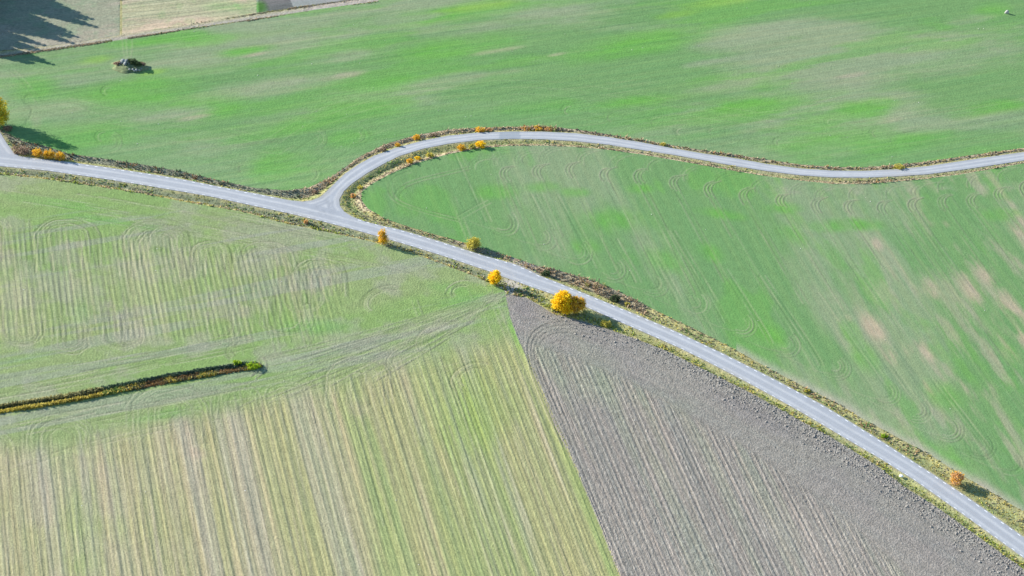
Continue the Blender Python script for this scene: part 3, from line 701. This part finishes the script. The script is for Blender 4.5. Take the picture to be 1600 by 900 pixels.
# candidate points in the verges
n = 560000
x = RNG.uniform(X0, X1, n); y = RNG.uniform(Y0, Y1, n)
df_ = samp(dF, x, y); dr_ = samp(dR, x, y); v_ = samp(VIS, x, y); t_ = samp(tt, x, y)
k = (df_ > .05) & (dr_ > .25) & v_ & (dr_ < 22); x, y, df_, dr_, t_ = [a[k] for a in (x, y, df_, dr_, t_)]
qx, qy = PX(x, y); pz = fbm(x*.12, y*.12, 131, 3); pz = np.clip((pz-.5)*2.4+.5, 0, 1)
print('verge candidates', len(x))
nearroad = t_ < .33; outer = t_ > .62
xs_ = []
def group(sel, name, cols, wts, h0, h1, w0, w1, label, blades=4):
    m_ = sel; n_ = m_.sum()
    if n_ == 0: return
    hh = RNG.uniform(h0, h1, n_)*(.6+.8*pz[m_]); w = RNG.uniform(w0, w1, n_)
    tufts(name, x[m_], y[m_], hz(x[m_], y[m_]), hh, w, palette(n_, cols, wts, pz[m_]), label, blades)
TAN = (.47, .37, .24); PALE = (.52, .43, .29); OLV = (.36, .35, .12); GRN = (.16, .30, .08); LIME = (.36, .42, .08); YEL = (.60, .50, .15); DRK = (.13, .17, .10); BRN = (.28, .20, .13); RUST = (.44, .24, .10); ORG = (.60, .28, .04); GRB = (.31, .28, .21)
rnd = RNG.random(len(x))
mainN = (qy > 240) & (qx < 480); 
group(nearroad & (rnd < .4), 'verge_grass', [OLV, LIME, YEL, GRN], [4, 2, 2, 2], .12, .3, .4, .7, 'short olive and yellow grass along the road edges', 3)
mid = ~nearroad & ~outer
north = samp(D['N'], x, y) < samp(D['S'], x, y)
northN = samp(D['N'], x, y) < 8
southS = samp(D['S'], x, y) < 9
plow = samp(D['P'], x, y) < 9
sideS = (samp(D['M'], x, y) < 7) & (qy < 330) & (qx > 540)
mainE = (samp(D['M'], x, y) < 12) & ~sideS
group((mid | outer) & northN & (qx < 470) & (rnd < .9), 'ditch_weeds', [DRK, GRB, DRK, BRN, RUST], [4, 4, 3, 2, 1], .25, .7, .2, .38, 'dark weeds in the ditch between the main road and the upper field')
group((mid | outer) & northN & (qx >= 470) & (rnd < .95), 'bank_weeds', [GRB, BRN, TAN, PALE, RUST], [1.6, 1, 4, 5, 1], .25, .8, .2, .38, 'brown and straw weeds on the bank above the side road')
group((mid | outer) & southS & (t_ < .8), 'south_ditch_weeds', [DRK, OLV, GRN, GRB, OLV], [3, 3, 1.5, 3, 2], .15, .45, .2, .38, 'dull green weeds in the ditch below the main road')
group(outer & southS & (t_ > .72), 'straw_strip', [YEL, TAN, LIME, PALE], [4, 3, 2, 2], .2, .55, .3, .6, 'yellow straw strip along the stubble field edge')
group((mid | outer) & plow, 'plough_margin_grass', [GRN, OLV, LIME, YEL, TAN], [2, 3, 3, 2, 1.4], .15, .5, .25, .5, 'green and yellow grass between road and ploughed field')
group(mid & sideS, 'bend_grass', [OLV, GRN, DRK, YEL], [3, 2, 3, 1], .15, .35, .25, .45, 'olive grass below the side road')
group(outer & sideS, 'bend_reeds', [TAN, PALE, BRN, RUST], [5, 6, .7, .8], .3, .7, .22, .4, 'tan reeds along the lower edge of the side road')
group((mid | outer) & mainE & (qx < 1010) & (qx > 820), 'tall_reeds', [BRN, GRB, TAN, (.46, .33, .21), OLV], [2, 3, 3, 3, 1.5], .4, 1.1, .22, .42, 'tall pinkish reeds between the main road and the looped field')
group((mid | outer) & mainE & ((qx >= 1010) | (qx <= 820)), 'roadside_weeds', [OLV, YEL, GRB, TAN, GRN, (.50, .30, .16)], [2.5, 3, 2.5, 2, 1.3, 1.2], .15, .55, .2, .4, 'mixed yellow and brown weeds along the looped field')
# overgrown ditch in the west field
n = 260000
x = RNG.uniform(X0, P(420, 570)[0], n); y = RNG.uniform(P(0, 690)[1], P(405, 540)[1], n)

k = (samp(dD, x, y) < .25) & samp(VIS, x, y); x, y = x[k], y[k]; qx, qy = PX(x, y)
cy = np.interp(qx, [0, 130, 260, 405], [640, 620, 591.5, 571.5]); s_ = (qy-cy)
pz = np.clip((fbm(x*.15, y*.15, 141, 3)-.5)*2.4+.5, 0, 1)
print('ditch pts', len(x))
east_ = qx > 160
dkg = [(.06, .10, .07), (.08, .14, .08), (.13, .18, .11)]
group((s_ < -2.5) & east_, 'ditch_reeds', dkg, [3, 3, 2], .25, .6, .3, .55, 'dark green reeds on the upper side of the field ditch')
group((s_ >= -2.5) & east_, 'ditch_bank_weeds', [(.19, .12, .06), (.30, .18, .06), (.10, .11, .06), (.48, .38, .08), (.18, .27, .07)], [2.5, 2, 3, 2.5, 3], .25, .7, .3, .55, 'rusty brown weeds on the lower side of the field ditch')
k2 = ~east_
group(k2 & (s_ >= 1.5), 'yellow_reeds', [(.52, .42, .07), (.60, .50, .10), (.45, .36, .08)], [3, 4, 2], .35, .75, .3, .5, 'yellow reeds on the left half of the field ditch')
group(k2 & (s_ < 1.5) & (s_ > -3), 'ditch_bottom_reeds', dkg, [3, 2, 1], .15, .4, .3, .5, 'dark reeds down in the left half of the field ditch')
group(k2 & (s_ < -3), 'straw_reeds', [(.50, .44, .18), (.42, .38, .16), (.20, .20, .10)], [3, 3, 1], .3, .7, .3, .5, 'pale straw reeds along the top of the field ditch')
# strip along the far track
n = 14000
t = RNG.random(n); qx = -60+680*t; off = RNG.choice([-6, 5, 4, -7], n)+RNG.normal(0, .8, n); qy = 85-qx*.145+off
w_ = np.array([P(a, b) for a, b in zip(qx, qy)]); x, y = w_[:, 0], w_[:, 1]; k = (samp(dF, x, y) > -.4) & ~((qx > 175) & (qx < 200)); x, y, qx, qy = x[k], y[k], qx[k], qy[k]
pz = np.clip((fbm(x*.15, y*.15, 151, 3)-.5)*2.4+.5, 0, 1)
group(np.ones(len(x), bool), 'track_grass', [OLV, GRB, TAN, DRK, LIME], [3, 3, 3, 1, 1], .1, .35, .3, .5, 'rough grass along the far earth track')

# ------------------------------------------------------------------ clods along the ploughed margin and stones in the fields
def lumps(name, x, y, z, r, mat, label, cat):
    n = len(x); base = np.array([(1, 0, 0), (0, 1, 0), (-1, 0, 0), (0, -1, 0), (0, 0, 1), (0, 0, -.5)], float)
    f0 = np.array([(0, 1, 4), (1, 2, 4), (2, 3, 4), (3, 0, 4), (1, 0, 5), (2, 1, 5), (3, 2, 5), (0, 3, 5)])
    a = RNG.random(n)*6.3; s = r[:, None]*(.6+.8*RNG.random((n, 6)))
    v = base[None]*s[:, :, None]; ca, sa = np.cos(a)[:, None], np.sin(a)[:, None]
    X_ = v[:, :, 0]*ca-v[:, :, 1]*sa+x[:, None]; Y_ = v[:, :, 0]*sa+v[:, :, 1]*ca+y[:, None]; Z_ = v[:, :, 2]*.7+z[:, None]
    V = np.stack([X_, Y_, Z_], -1).reshape(-1, 3); F = (f0[None]+(np.arange(n)*6)[:, None, None]).reshape(-1, 3)
    o = mesh_obj(name, V, F, mat); tag(o, label, None, None, 'stuff'); return o
m_clod = mat_plain('clod_soil', (.25, .235, .215), .3, 2.0)
n = 230000; x = RNG.uniform(P(800, 500)[0], X1, n); y = RNG.uniform(Y0, P(800, 455)[1], n)
dp = samp(D['P'], x, y); qx, _ = PX(x, y); k = (dp < -.1) & (dp > -9) & samp(VIS, x, y) & (samp(D['S'], x, y) > 9) & (RNG.random(n) < (.25+.75*ss(850, 1300, qx))*np.exp(dp/4)*1.1)
x, y = x[k], y[k]
lumps('soil_clods', x, y, hz(x, y)+.05, np.minimum(.12+RNG.exponential(.09, len(x)), .45), m_clod, 'broken clods along the ploughed field edge', 'clods'); print('clods', len(x))
m_stone = mat_plain('field_stone', (.55, .54, .50), .15, 2.0)
n = 260; x = RNG.uniform(X0, X1, n); y = RNG.uniform(Y0, Y1, n); k = (samp(dF, x, y) < -2) & samp(VIS, x, y); x, y = x[k], y[k]
lumps('field_stones', x, y, hz(x, y)+.05, RNG.uniform(.10, .22, len(x)), m_stone, 'small pale stones scattered on the fields', 'stones')

# ------------------------------------------------------------------ trees and shrubs
m_bark = mat_plain('bark', (.16, .13, .10), .35, 4.0, bump=.03)
m_birch = mat_plain('pale_bark', (.42, .39, .35), .35, 3.0, bump=.02)
def tube_mesh(paths):
    V = []; F = []
    for pts, rad in paths:
        n = 6; base = len(V)
        for i, (p, r) in enumerate(zip(pts, rad)):
            p = Vector(p); d = (Vector(pts[min(i+1, len(pts)-1)])-Vector(pts[max(i-1, 0)])).normalized()
            a = d.orthogonal().normalized(); b = d.cross(a)
            for k in range(n):
                t = 2*math.pi*k/n; q = p+(a*math.cos(t)+b*math.sin(t))*r; V.append(tuple(q))
            if i:
                for k in range(n):
                    k2 = (k+1) % n; F.append((base+(i-1)*n+k, base+(i-1)*n+k2, base+i*n+k2, base+i*n+k))
    return V, F
def make_plant(name, cat, label, px, py, lobes, leaf, n, cols, wts, seed, trunk_h=1.2, trunk_r=.14, group=None, bark=None, top=None, stems=1, crown_name='crown', trunk_name='trunk'):
    """lobes: list of (x, y, z, rx, ry, rz) in metres from the base; leaves are small faces spread through them"""
    g = np.random.default_rng(seed); rr = random.Random(seed)
    x0, y0 = P(px, py); z0 = float(hz([x0], [y0])[0])
    root = empty(name, (x0, y0, z0), label, cat, group)
    vol = np.array([l[3]*l[4]*l[5] for l in lobes])**.75; cnt = (1.35*n*vol/vol.sum()).astype(int)
    Pts = []; Cn = []
    clump = []
    for (lx, ly, lz, rx, ry, rz), c in zip(lobes, cnt):
        nc = max(10, c//24)                                  # twigs: leaf clusters off-centre, nearer to the crown's skin
        d = g.normal(size=(nc, 3)); d /= np.linalg.norm(d, axis=1)[:, None]; r = .40+.80*g.random((nc, 1))**.7
        ctr = d*r*np.array([rx, ry, rz])+np.array([lx, ly, lz])
        per = max(6, c//nc)
        sc = .13*(rx+ry+rz)/3+.05
        q = np.repeat(ctr, per, axis=0)+g.normal(size=(nc*per, 3))*sc*np.array([1, 1, .8])
        shade = np.repeat(g.random((nc, 1)), per, axis=0)
        Pts.append(q); Cn.append(shade)
        clump += [tuple(v) for v in ctr[:14]]
    q = np.concatenate(Pts); sh = np.concatenate(Cn)[:, 0]
    k = q[:, 2] > .12; q = q[k]; sh = sh[k]; m_ = len(q)
    a = g.normal(size=(m_, 3)); a /= np.linalg.norm(a, axis=1)[:, None]
    b = g.normal(size=(m_, 3)); b = np.cross(a, b); b /= np.linalg.norm(b, axis=1)[:, None]
    s = leaf*(.6+.8*g.random((m_, 1)))
    V = np.stack([q-a*s*.5, q+b*s*.42, q+a*s*.5, q-b*s*.42], 1).reshape(-1, 3)
    F = np.arange(m_*4).reshape(-1, 4)
    w = np.cumsum(np.array(wts, float)/sum(wts)); i = np.minimum(np.searchsorted(w, np.clip(sh*.75+g.random(m_)*.25, 0, .999)), len(cols)-1)
    cc = np.array(cols)[i]*(.85+.3*g.random((m_, 1)))
    mesh_obj(crown_name, V, F, m_leaf, root, {'col': ('POINT', 'FLOAT_COLOR', np.repeat(cc, 4, axis=0))})
    paths = []
    zc = max(l[2]+l[5]*.6 for l in lobes)
    for s_i in range(stems):
        ox = rr.uniform(-.15, .15)*stems; oy = rr.uniform(-.15, .15)*stems
        lb = lobes[s_i % len(lobes)]
        tipp = (lb[0]*.8+ox, lb[1]*.8+oy, lb[2]+lb[5]*.7)
        mid_ = (ox+lb[0]*.3, oy+lb[1]*.3, tipp[2]*.5)
        paths.append(([(ox, oy, -.1), (ox*1.2, oy*1.2, trunk_h*.5), mid_ if mid_[2] > trunk_h*.6 else (ox, oy, trunk_h), tipp], [trunk_r*1.3, trunk_r, trunk_r*.7, trunk_r*.2]))
        for c_ in rr.sample(clump, min(9, len(clump))):
            f = rr.uniform(.25, .75); st_ = tuple(mid_[j]*(1-f)+tipp[j]*f for j in range(3))
            if c_[2] > st_[2]*.7: paths.append(([st_, tuple((st_[j]+c_[j])/2+(.1 if j == 2 else 0) for j in range(3)), c_], [trunk_r*.4, trunk_r*.25, trunk_r*.1]))
    V, F = tube_mesh(paths)
    mesh_obj(trunk_name, V, F, bark or m_bark, root)
    return root
GOLD = [(.90, .62, .012), (.92, .68, .02), (.84, .50, .015), (.66, .50, .05)]
AMB = [(.80, .50, .03), (.82, .54, .05), (.66, .38, .06), (.44, .34, .10)]
PEA = [(.74, .46, .20), (.66, .42, .22), (.84, .48, .04), (.48, .36, .20)]
OLI = [(.60, .52, .09), (.48, .44, .10), (.66, .56, .10), (.34, .35, .10)]
YG = [(.74, .62, .03), (.76, .50, .03), (.50, .50, .05), (.34, .38, .06)]
DG = [(.045, .08, .035), (.07, .11, .04), (.10, .13, .05)]
LG = [(.30, .48, .02), (.42, .52, .02), (.16, .34, .03)]
BR = [(.34, .22, .16), (.42, .30, .22), (.22, .17, .10), (.20, .24, .07)]
make_plant('tree', 'tree', 'tall yellow and green autumn tree cut off by the left edge of the photo', -6, 196, [(0,0,6.2,3.6,3.4,4.2), (1.6,-.6,3.6,2.4,2.2,2.4), (-1.5,.6,4.6,2.6,2.4,3.2), (.4,0,10.0,1.7,1.8,2.2)], .34, 8500, YG, [4,2,3,2], 1, 1.8, .22)
make_plant('tree', 'tree', 'slim upright orange tree on the lower side of the main road just past the junction', 597, 381, [(0,0,2.7,1.35,1.3,2.2), (-.3,.1,4.3,.9,.9,1.5), (.5,0,1.9,1.2,1.1,1.2)], .26, 2600, AMB, [4,3,2,2], 2, .8, .10)
make_plant('tree', 'tree', 'round dull yellow tree on the upper side of the main road beside the looped field', 739, 388, [(0,0,2.3,1.9,1.7,1.7), (-.9,0,1.9,1.2,1.2,1.3), (.6,.2,2.9,1.2,1.2,1.2)], .27, 3200, OLI, [3,3,3,1], 3, .6, .10, stems=3)
make_plant('tree', 'tree', 'small golden tree left of the tip of the ploughed field', 772, 443, [(0,0,2.7,1.7,1.7,1.9), (-.7,0,2.0,1.2,1.2,1.3), (.3,0,3.8,1.0,1.0,1.2)], .28, 3400, GOLD, [4,3,2,1], 4, .7, .12)
make_plant('tree', 'tree', 'largest tree, bright golden, between the main road and the ploughed field', 879, 486, [(-.6,0,4.5,2.4,2.4,2.7), (.1,.3,6.3,1.6,1.6,1.5), (-1.9,0,3.4,1.6,1.7,1.9), (.8,-.4,2.6,2.1,1.9,1.9), (-1.2,.2,5.6,1.2,1.2,1.3), (1.1,.1,4.9,1.1,1.2,1.2)], .33, 9500, GOLD, [5,4,2,1], 5, 1.2, .22, stems=2)
make_plant('tree', 'tree', 'dull orange tree touching the right side of the large golden tree', 898, 486, [(0,0,3.3,2.0,2.0,2.3), (1.5,0,3.8,1.5,1.4,1.7), (-.4,.2,5.2,1.0,1.0,1.1)], .30, 4800, AMB, [3,2,3,3], 6, 1.0, .16, stems=2)
make_plant('shrub', 'shrub', 'low yellow shrub in the shadow tip of the large golden tree', 946, 508, [(0,0,1.0,1.5,1.2,.9), (1.0,0,.9,1.0,.9,.8), (-.9,0,.8,.8,.8,.7)], .24, 1900, OLI, [4,3,3,1], 7, .3, .06, stems=4, crown_name='foliage', trunk_name='stem')
make_plant('tree', 'tree', 'peach and orange tree at the lower right beside the main road', 1494, 755, [(0,0,2.3,1.8,1.7,1.9), (-.9,.2,3.1,1.1,1.1,1.3), (.6,0,3.0,1.1,1.1,1.2)], .25, 2900, PEA, [4,3,3,2], 8, .8, .10, stems=2)
# bushes: (px, py, width m, height m, palette, kind, label)
BUSH = [
 (12,203,3.2,1.4,BR,'shrub','pinkish brown shrub at the foot of the tall yellow tree'),
 (32,238,5.5,2.4,BR,'shrub','broad brown shrub in the corner where the lane meets the main road'),
 (58,243,3.2,2.9,AMB,'shrub','orange shrub right beside the broad brown corner shrub'),
 (76,246,3.6,3.2,AMB,'shrub','highest of the orange shrubs that shade the main road'),
 (94,249,3.2,2.8,AMB,'shrub','last orange shrub to the right in the row that shades the main road'),
 (598,235,2.2,1.2,BR,'shrub','brown shrub on the outer bank where the side road starts to bend'),
 (621,228,1.8,1.3,AMB,'shrub','small amber shrub on the outer bank halfway up the bend'),
 (651,216,2.6,1.7,AMB,'shrub','amber shrub on the outer bank above the steepest part of the bend'),
 (679,211,2.2,1.2,BR,'shrub','brownish shrub on the outer bank right of the amber one'),
 (750,204,3.6,1.5,AMB,'shrub','wide orange shrub on the outer bank at the top of the bend'),
 (765,203,2.4,1.0,PEA,'shrub','low peach shrub just right of the wide orange one on the outer bank'),
 (822,201,3.6,.9,PEA,'shrub','left one of the low rusty shrubs along the crest of the bend'),
 (840,201,3.6,1.0,AMB,'shrub','middle one of the low rusty shrubs along the crest of the bend'),
 (857,202,3.4,.9,PEA,'shrub','right one of the low rusty shrubs along the crest of the bend'),
 (1036,226,2.6,.9,OLI,'shrub','small yellow shrub above the straight part of the side road'),
 (1404,262,3.6,1.4,OLI,'shrub','yellow green shrub above the dip of the side road at the right'),
 (640,254,2.6,1.8,AMB,'shrub','amber shrub on the inner verge nearest to the junction bend'),
 (653,248,2.0,1.5,GOLD,'shrub','small round orange shrub second along the inner verge'),
 (672,244,2.6,1.6,OLI,'shrub','dull yellow shrub third along the inner verge'),
 (721,233,3.0,1.8,AMB,'shrub','left shrub of the orange trio inside the top of the bend'),
 (737,231,2.4,1.4,OLI,'shrub','middle shrub of the orange trio inside the top of the bend'),
 (750,229,3.6,2.1,GOLD,'shrub','brightest and right shrub of the orange trio inside the bend'),
 (552,306,2.2,1.4,PEA,'shrub','reddish shrub at the tight inner corner of the junction'),
 (563,293,2.0,1.3,OLI,'shrub','yellow shrub just above the reddish one at the inner corner'),
 (478,347,1.4,1.6,PEA,'shrub','tiny orange sapling on the lower verge opposite the junction'),
 (493,354,2.2,.9,DG,'shrub','dark green shrub right of the tiny orange sapling'),
 (370,569,2.4,1.3,LG,'shrub','small lime shrub near the right end of the field ditch'),
 (395,574,4.0,1.8,LG,'shrub','bright lime shrub at the right end of the field ditch'),
 (852,429,3.0,1.7,DG,'shrub','dark green shrub at the left end of the tall reeds'),
 (960,468,3.4,2.0,DG,'shrub','dark blue green shrub at the right end of the tall reeds'),
 (980,474,1.6,1.1,OLI,'shrub','little yellow bush right of the dark blue green shrub'),
 (492,299,1.8,1.2,BR,'shrub','brown shrub on the upper bank at the junction'),
 (1382,681,2.0,.9,LG,'shrub','lime bush on the upper verge of the lower right road'),
 (1262,611,1.8,.9,OLI,'shrub','little dull yellow bush on the upper verge midway down the main road'),
 (870,486,2.2,1.3,DG,'shrub','dark bush tucked under the left of the large golden tree'),
]
for i, (px, py, w, h_, pal, nm, lab) in enumerate(BUSH):
    r = w/2; rr = random.Random(100+i)
    lob = [(0, 0, h_*.5, r*.75, r*.7, h_*.5), (r*.55, rr.uniform(-.2, .2), h_*.42, r*.5, r*.5, h_*.42), (-r*.5, rr.uniform(-.2, .2), h_*.4, r*.5, r*.5, h_*.42)]
    make_plant(nm, 'shrub', lab, px, py, lob, .22, int(260+w*h_*190), pal, [3, 3, 2, 1][:len(pal)], 200+i, h_*.2, .05, None, stems=3, crown_name='foliage', trunk_name='stem')

# spruce wood just outside the top left corner: only its shadow falls into the photo
m_needle = mat_plain('spruce_needles', (.04, .075, .035), .35, .8)
def spruce_mesh(seed, h, r):
    g = random.Random(seed); V = []; F = []
    nl = 26
    for i in range(nl):
        f = i/(nl-1); z = h*(.06+.92*f); rad = r*(1-f)**.5*g.uniform(.85, 1.1)+.12; nb = int(9+11*(1-f))
        for k in range(nb):
            a = 2*math.pi*(k+g.random())/nb; rl = rad*g.uniform(.75, 1.15); w = rl*.30+.15; dz = rl*.42
            ca, sa = math.cos(a), math.sin(a); b = len(V)
            V += [(0, 0, z+.25), (ca*rl*.6-sa*w, sa*rl*.6+ca*w, z-dz*.5), (ca*rl, sa*rl, z-dz), (ca*rl*.6+sa*w, sa*rl*.6-ca*w, z-dz*.5)]
            F += [(b, b+1, b+2), (b, b+2, b+3)]
    return V, F
spr = []
for sidx, (h_, r) in enumerate([(23, 4.2), (20, 3.8), (26, 4.8)]):
    V, F = spruce_mesh(sidx, h_, r); spr.append((V, F, h_))
proto = []
def spruce(tip_px, tip_py, kind):
    h_ = spr[kind][2]; tip = P(tip_px+20, tip_py+7); L_ = h_/math.tan(SUN_EL)
    b = tip-np.array([math.cos(SH_DIR), math.sin(SH_DIR)])*L_
    place_spruce(b, kind)
def place_spruce(b, kind):
    q = PX(*b)
    if q[0] > -22 and q[1] > -60: return
    root = empty('spruce_tree', (b[0], b[1], -.4), 'dark spruce in the wood beyond the top left corner', 'tree', 'spruces of the wood beyond the corner')
    root.rotation_euler.z = random.uniform(0, 6.28)
    if len(proto) <= kind or proto[kind] is None:
        while len(proto) <= kind: proto.append(None)
        c = mesh_obj('crown', spr[kind][0], spr[kind][1], m_needle, root)
        V, F = tube_mesh([([(0, 0, -.3), (0, 0, 8), (0, 0, spr[kind][2]*.95)], [.32, .24, .04])]); t = mesh_obj('trunk', V, F, m_bark, root)
        proto[kind] = (c, t)
    else:
        for s_ in proto[kind]:
            c = s_.copy(); COL.objects.link(c); c.parent = root
rr = random.Random(8)
for tx, ty, kd, nb_ in [(142,28,0,7),(150,41,2,8),(118,56,1,6),(112,66,0,7),(62,77,1,8),(80,99,1,5),(50,97,0,5),(200,5,2,2),(104,12,0,5),(96,20,1,4),(30,84,0,4)]:
    spruce(tx, ty, kd)
    for q_ in range(nb_):
        b_ = 12+q_*11+rr.uniform(-4, 4); spruce(tx-b_, ty-b_*.27+rr.uniform(-5, 4), rr.choice([0, 1, 2]))
for tx, ty, kd, nb_ in [(134,36,0,5),(108,48,1,5),(92,58,2,5),(70,70,0,5),(40,90,1,4),(100,24,0,4)]:
    for q_ in range(nb_):
        b_ = q_*11; spruce(tx-b_, ty-b_*.27+rr.uniform(-3, 3), rr.choice([0, 1, 2]))
for i in range(190):
    tx = rr.uniform(-50, 90); ty = rr.uniform(-35, 78)
    if tx > 90-.95*max(0, ty-8): continue
    spruce(tx, ty, rr.choice([0, 1, 2]))

# ------------------------------------------------------------------ stone mound in the upper field, single stones, post
m_rock = mat_plain('grey_rock', (.22, .24, .24), .35, 1.2, bump=.15)
m_white = mat_plain('white_rock', (.86, .86, .85), .06, 2.0)
def rock(name, loc, r, mat, parent=None, seed=0, flat=.7, pointy=0):
    g = np.random.default_rng(seed)
    import bmesh
    bm = bmesh.new(); bmesh.ops.create_icosphere(bm, subdivisions=2, radius=1)
    V = np.array([v.co for v in bm.verts]); F = np.array([[v.index for v in f.verts] for f in bm.faces]); bm.free()
    for _ in range(7):                                        # planar cuts give it facets
        nrm = g.normal(size=3); nrm /= np.linalg.norm(nrm); c = g.uniform(.55, .9)
        d = V@nrm; V -= np.outer(np.maximum(d-c, 0), nrm)
    if pointy: V[:, :2] *= (1-pointy*np.clip(V[:, 2:], -1, 1))*.8
    V = V*np.array([g.uniform(.8, 1.2), g.uniform(.8, 1.1), flat])*r
    o = mesh_obj(name, V, F, mat, parent); o.location = loc; return o
x0, y0 = P(200, 105)
rm = empty('rock_mound', (x0, y0, 0), 'overgrown mound of grey boulders standing alone in the upper left green field', 'rocks')
mv = []; mf = []
n = 15; th = 28
for i in range(n):
    f = i/(n-1)
    for k in range(th):
        a = 2*math.pi*k/th; w = 1+.14*math.sin(3*a+1)+.08*math.sin(7*a)
        mv.append((6.3*f*w*math.cos(a), 3.9*f*w*math.sin(a), 1.45*(1-f*f)*(.85+.3*random.random())+.10))
for i in range(n-1):
    for k in range(th): k2 = (k+1) % th; mf.append((i*th+k, (i+1)*th+k, (i+1)*th+k2, i*th+k2))
m_mound = mat_plain('mound_turf', (.16, .19, .09), .5, .9, bump=.2)
mesh_obj('bank', mv, mf, m_mound, rm)
for i, (a, b, r) in enumerate([(-1.8,.6,1.25),(-.6,.9,1.3),(-.9,-.6,.9),(-2.6,-.3,.8),(.3,1.5,.8),(2.2,-2.4,.6),(3.4,-2.3,.7),(4.4,-2.0,.5),(1.2,-2.6,.55),(-3.6,.4,.5),(-1.6,1.8,.7),(2.9,-2.8,.45),(.2,.2,.9),(4.9,-.9,.45)]):
    rock('boulder', (a, b, 1.1*max(0, 1-(a/6)**2-(b/4)**2)+.25+(.45 if i < 3 else 0)), r, m_rock, rm, 30+i, .85)
for i, (px, py, w, h_, pal, lab) in enumerate([(206,104,4.0,1.7,DG,'dark bush on top of the boulder mound'),(214,106,3.6,1.5,DG,'dark bush on the shadowed right flank of the boulder mound'),(185,104,3.0,1.0,BR,'dry brownish bush on the left side of the boulder mound'),(222,103,2.6,1.0,BR,'dry bush at the right tip of the boulder mound')]):
    r = w/2; make_plant('shrub', 'shrub', lab, px, py, [(0,0,h_*.45+.3,r*.7,r*.6,h_*.45), (r*.5,0,h_*.4+.2,r*.5,r*.5,h_*.4), (-r*.5,0,h_*.4+.2,r*.5,r*.4,h_*.4)], .24, int(500+w*h_*150), pal, [3,3,2,1][:len(pal)], 300+i, .2, .05, stems=3, crown_name='foliage', trunk_name='stem')
p = P(1573, 21); o = rock('boulder', (p[0], p[1], .5), 1.15, mat_plain('pale_rock', (.40, .38, .37), .1), None, 5, .95, .45)
tag(o, 'single pale pointed boulder in the green field near the top right corner', 'boulder')
p = P(1408, 745); o = rock('white_stone', (p[0], p[1], .3), .58, m_white, None, 9, .75)
tag(o, 'small bright white stone on the grass verge below the main road', 'stone')
m_wood = mat_plain('post_wood', (.33, .30, .26), .25, 5)
for (px, py), lab in (((299, 40), 'weathered wooden post beside the far earth track'),):
    x_, y_ = P(px, py); V, F = tube_mesh([([(0, 0, -.2), (0, 0, 1.2), (0.03, 0, 2.3)], [.10, .09, .08])])
    o = mesh_obj('fence_post', V, F, m_wood); o.location = (x_, y_, float(hz([x_], [y_])[0])); tag(o, lab, 'post')
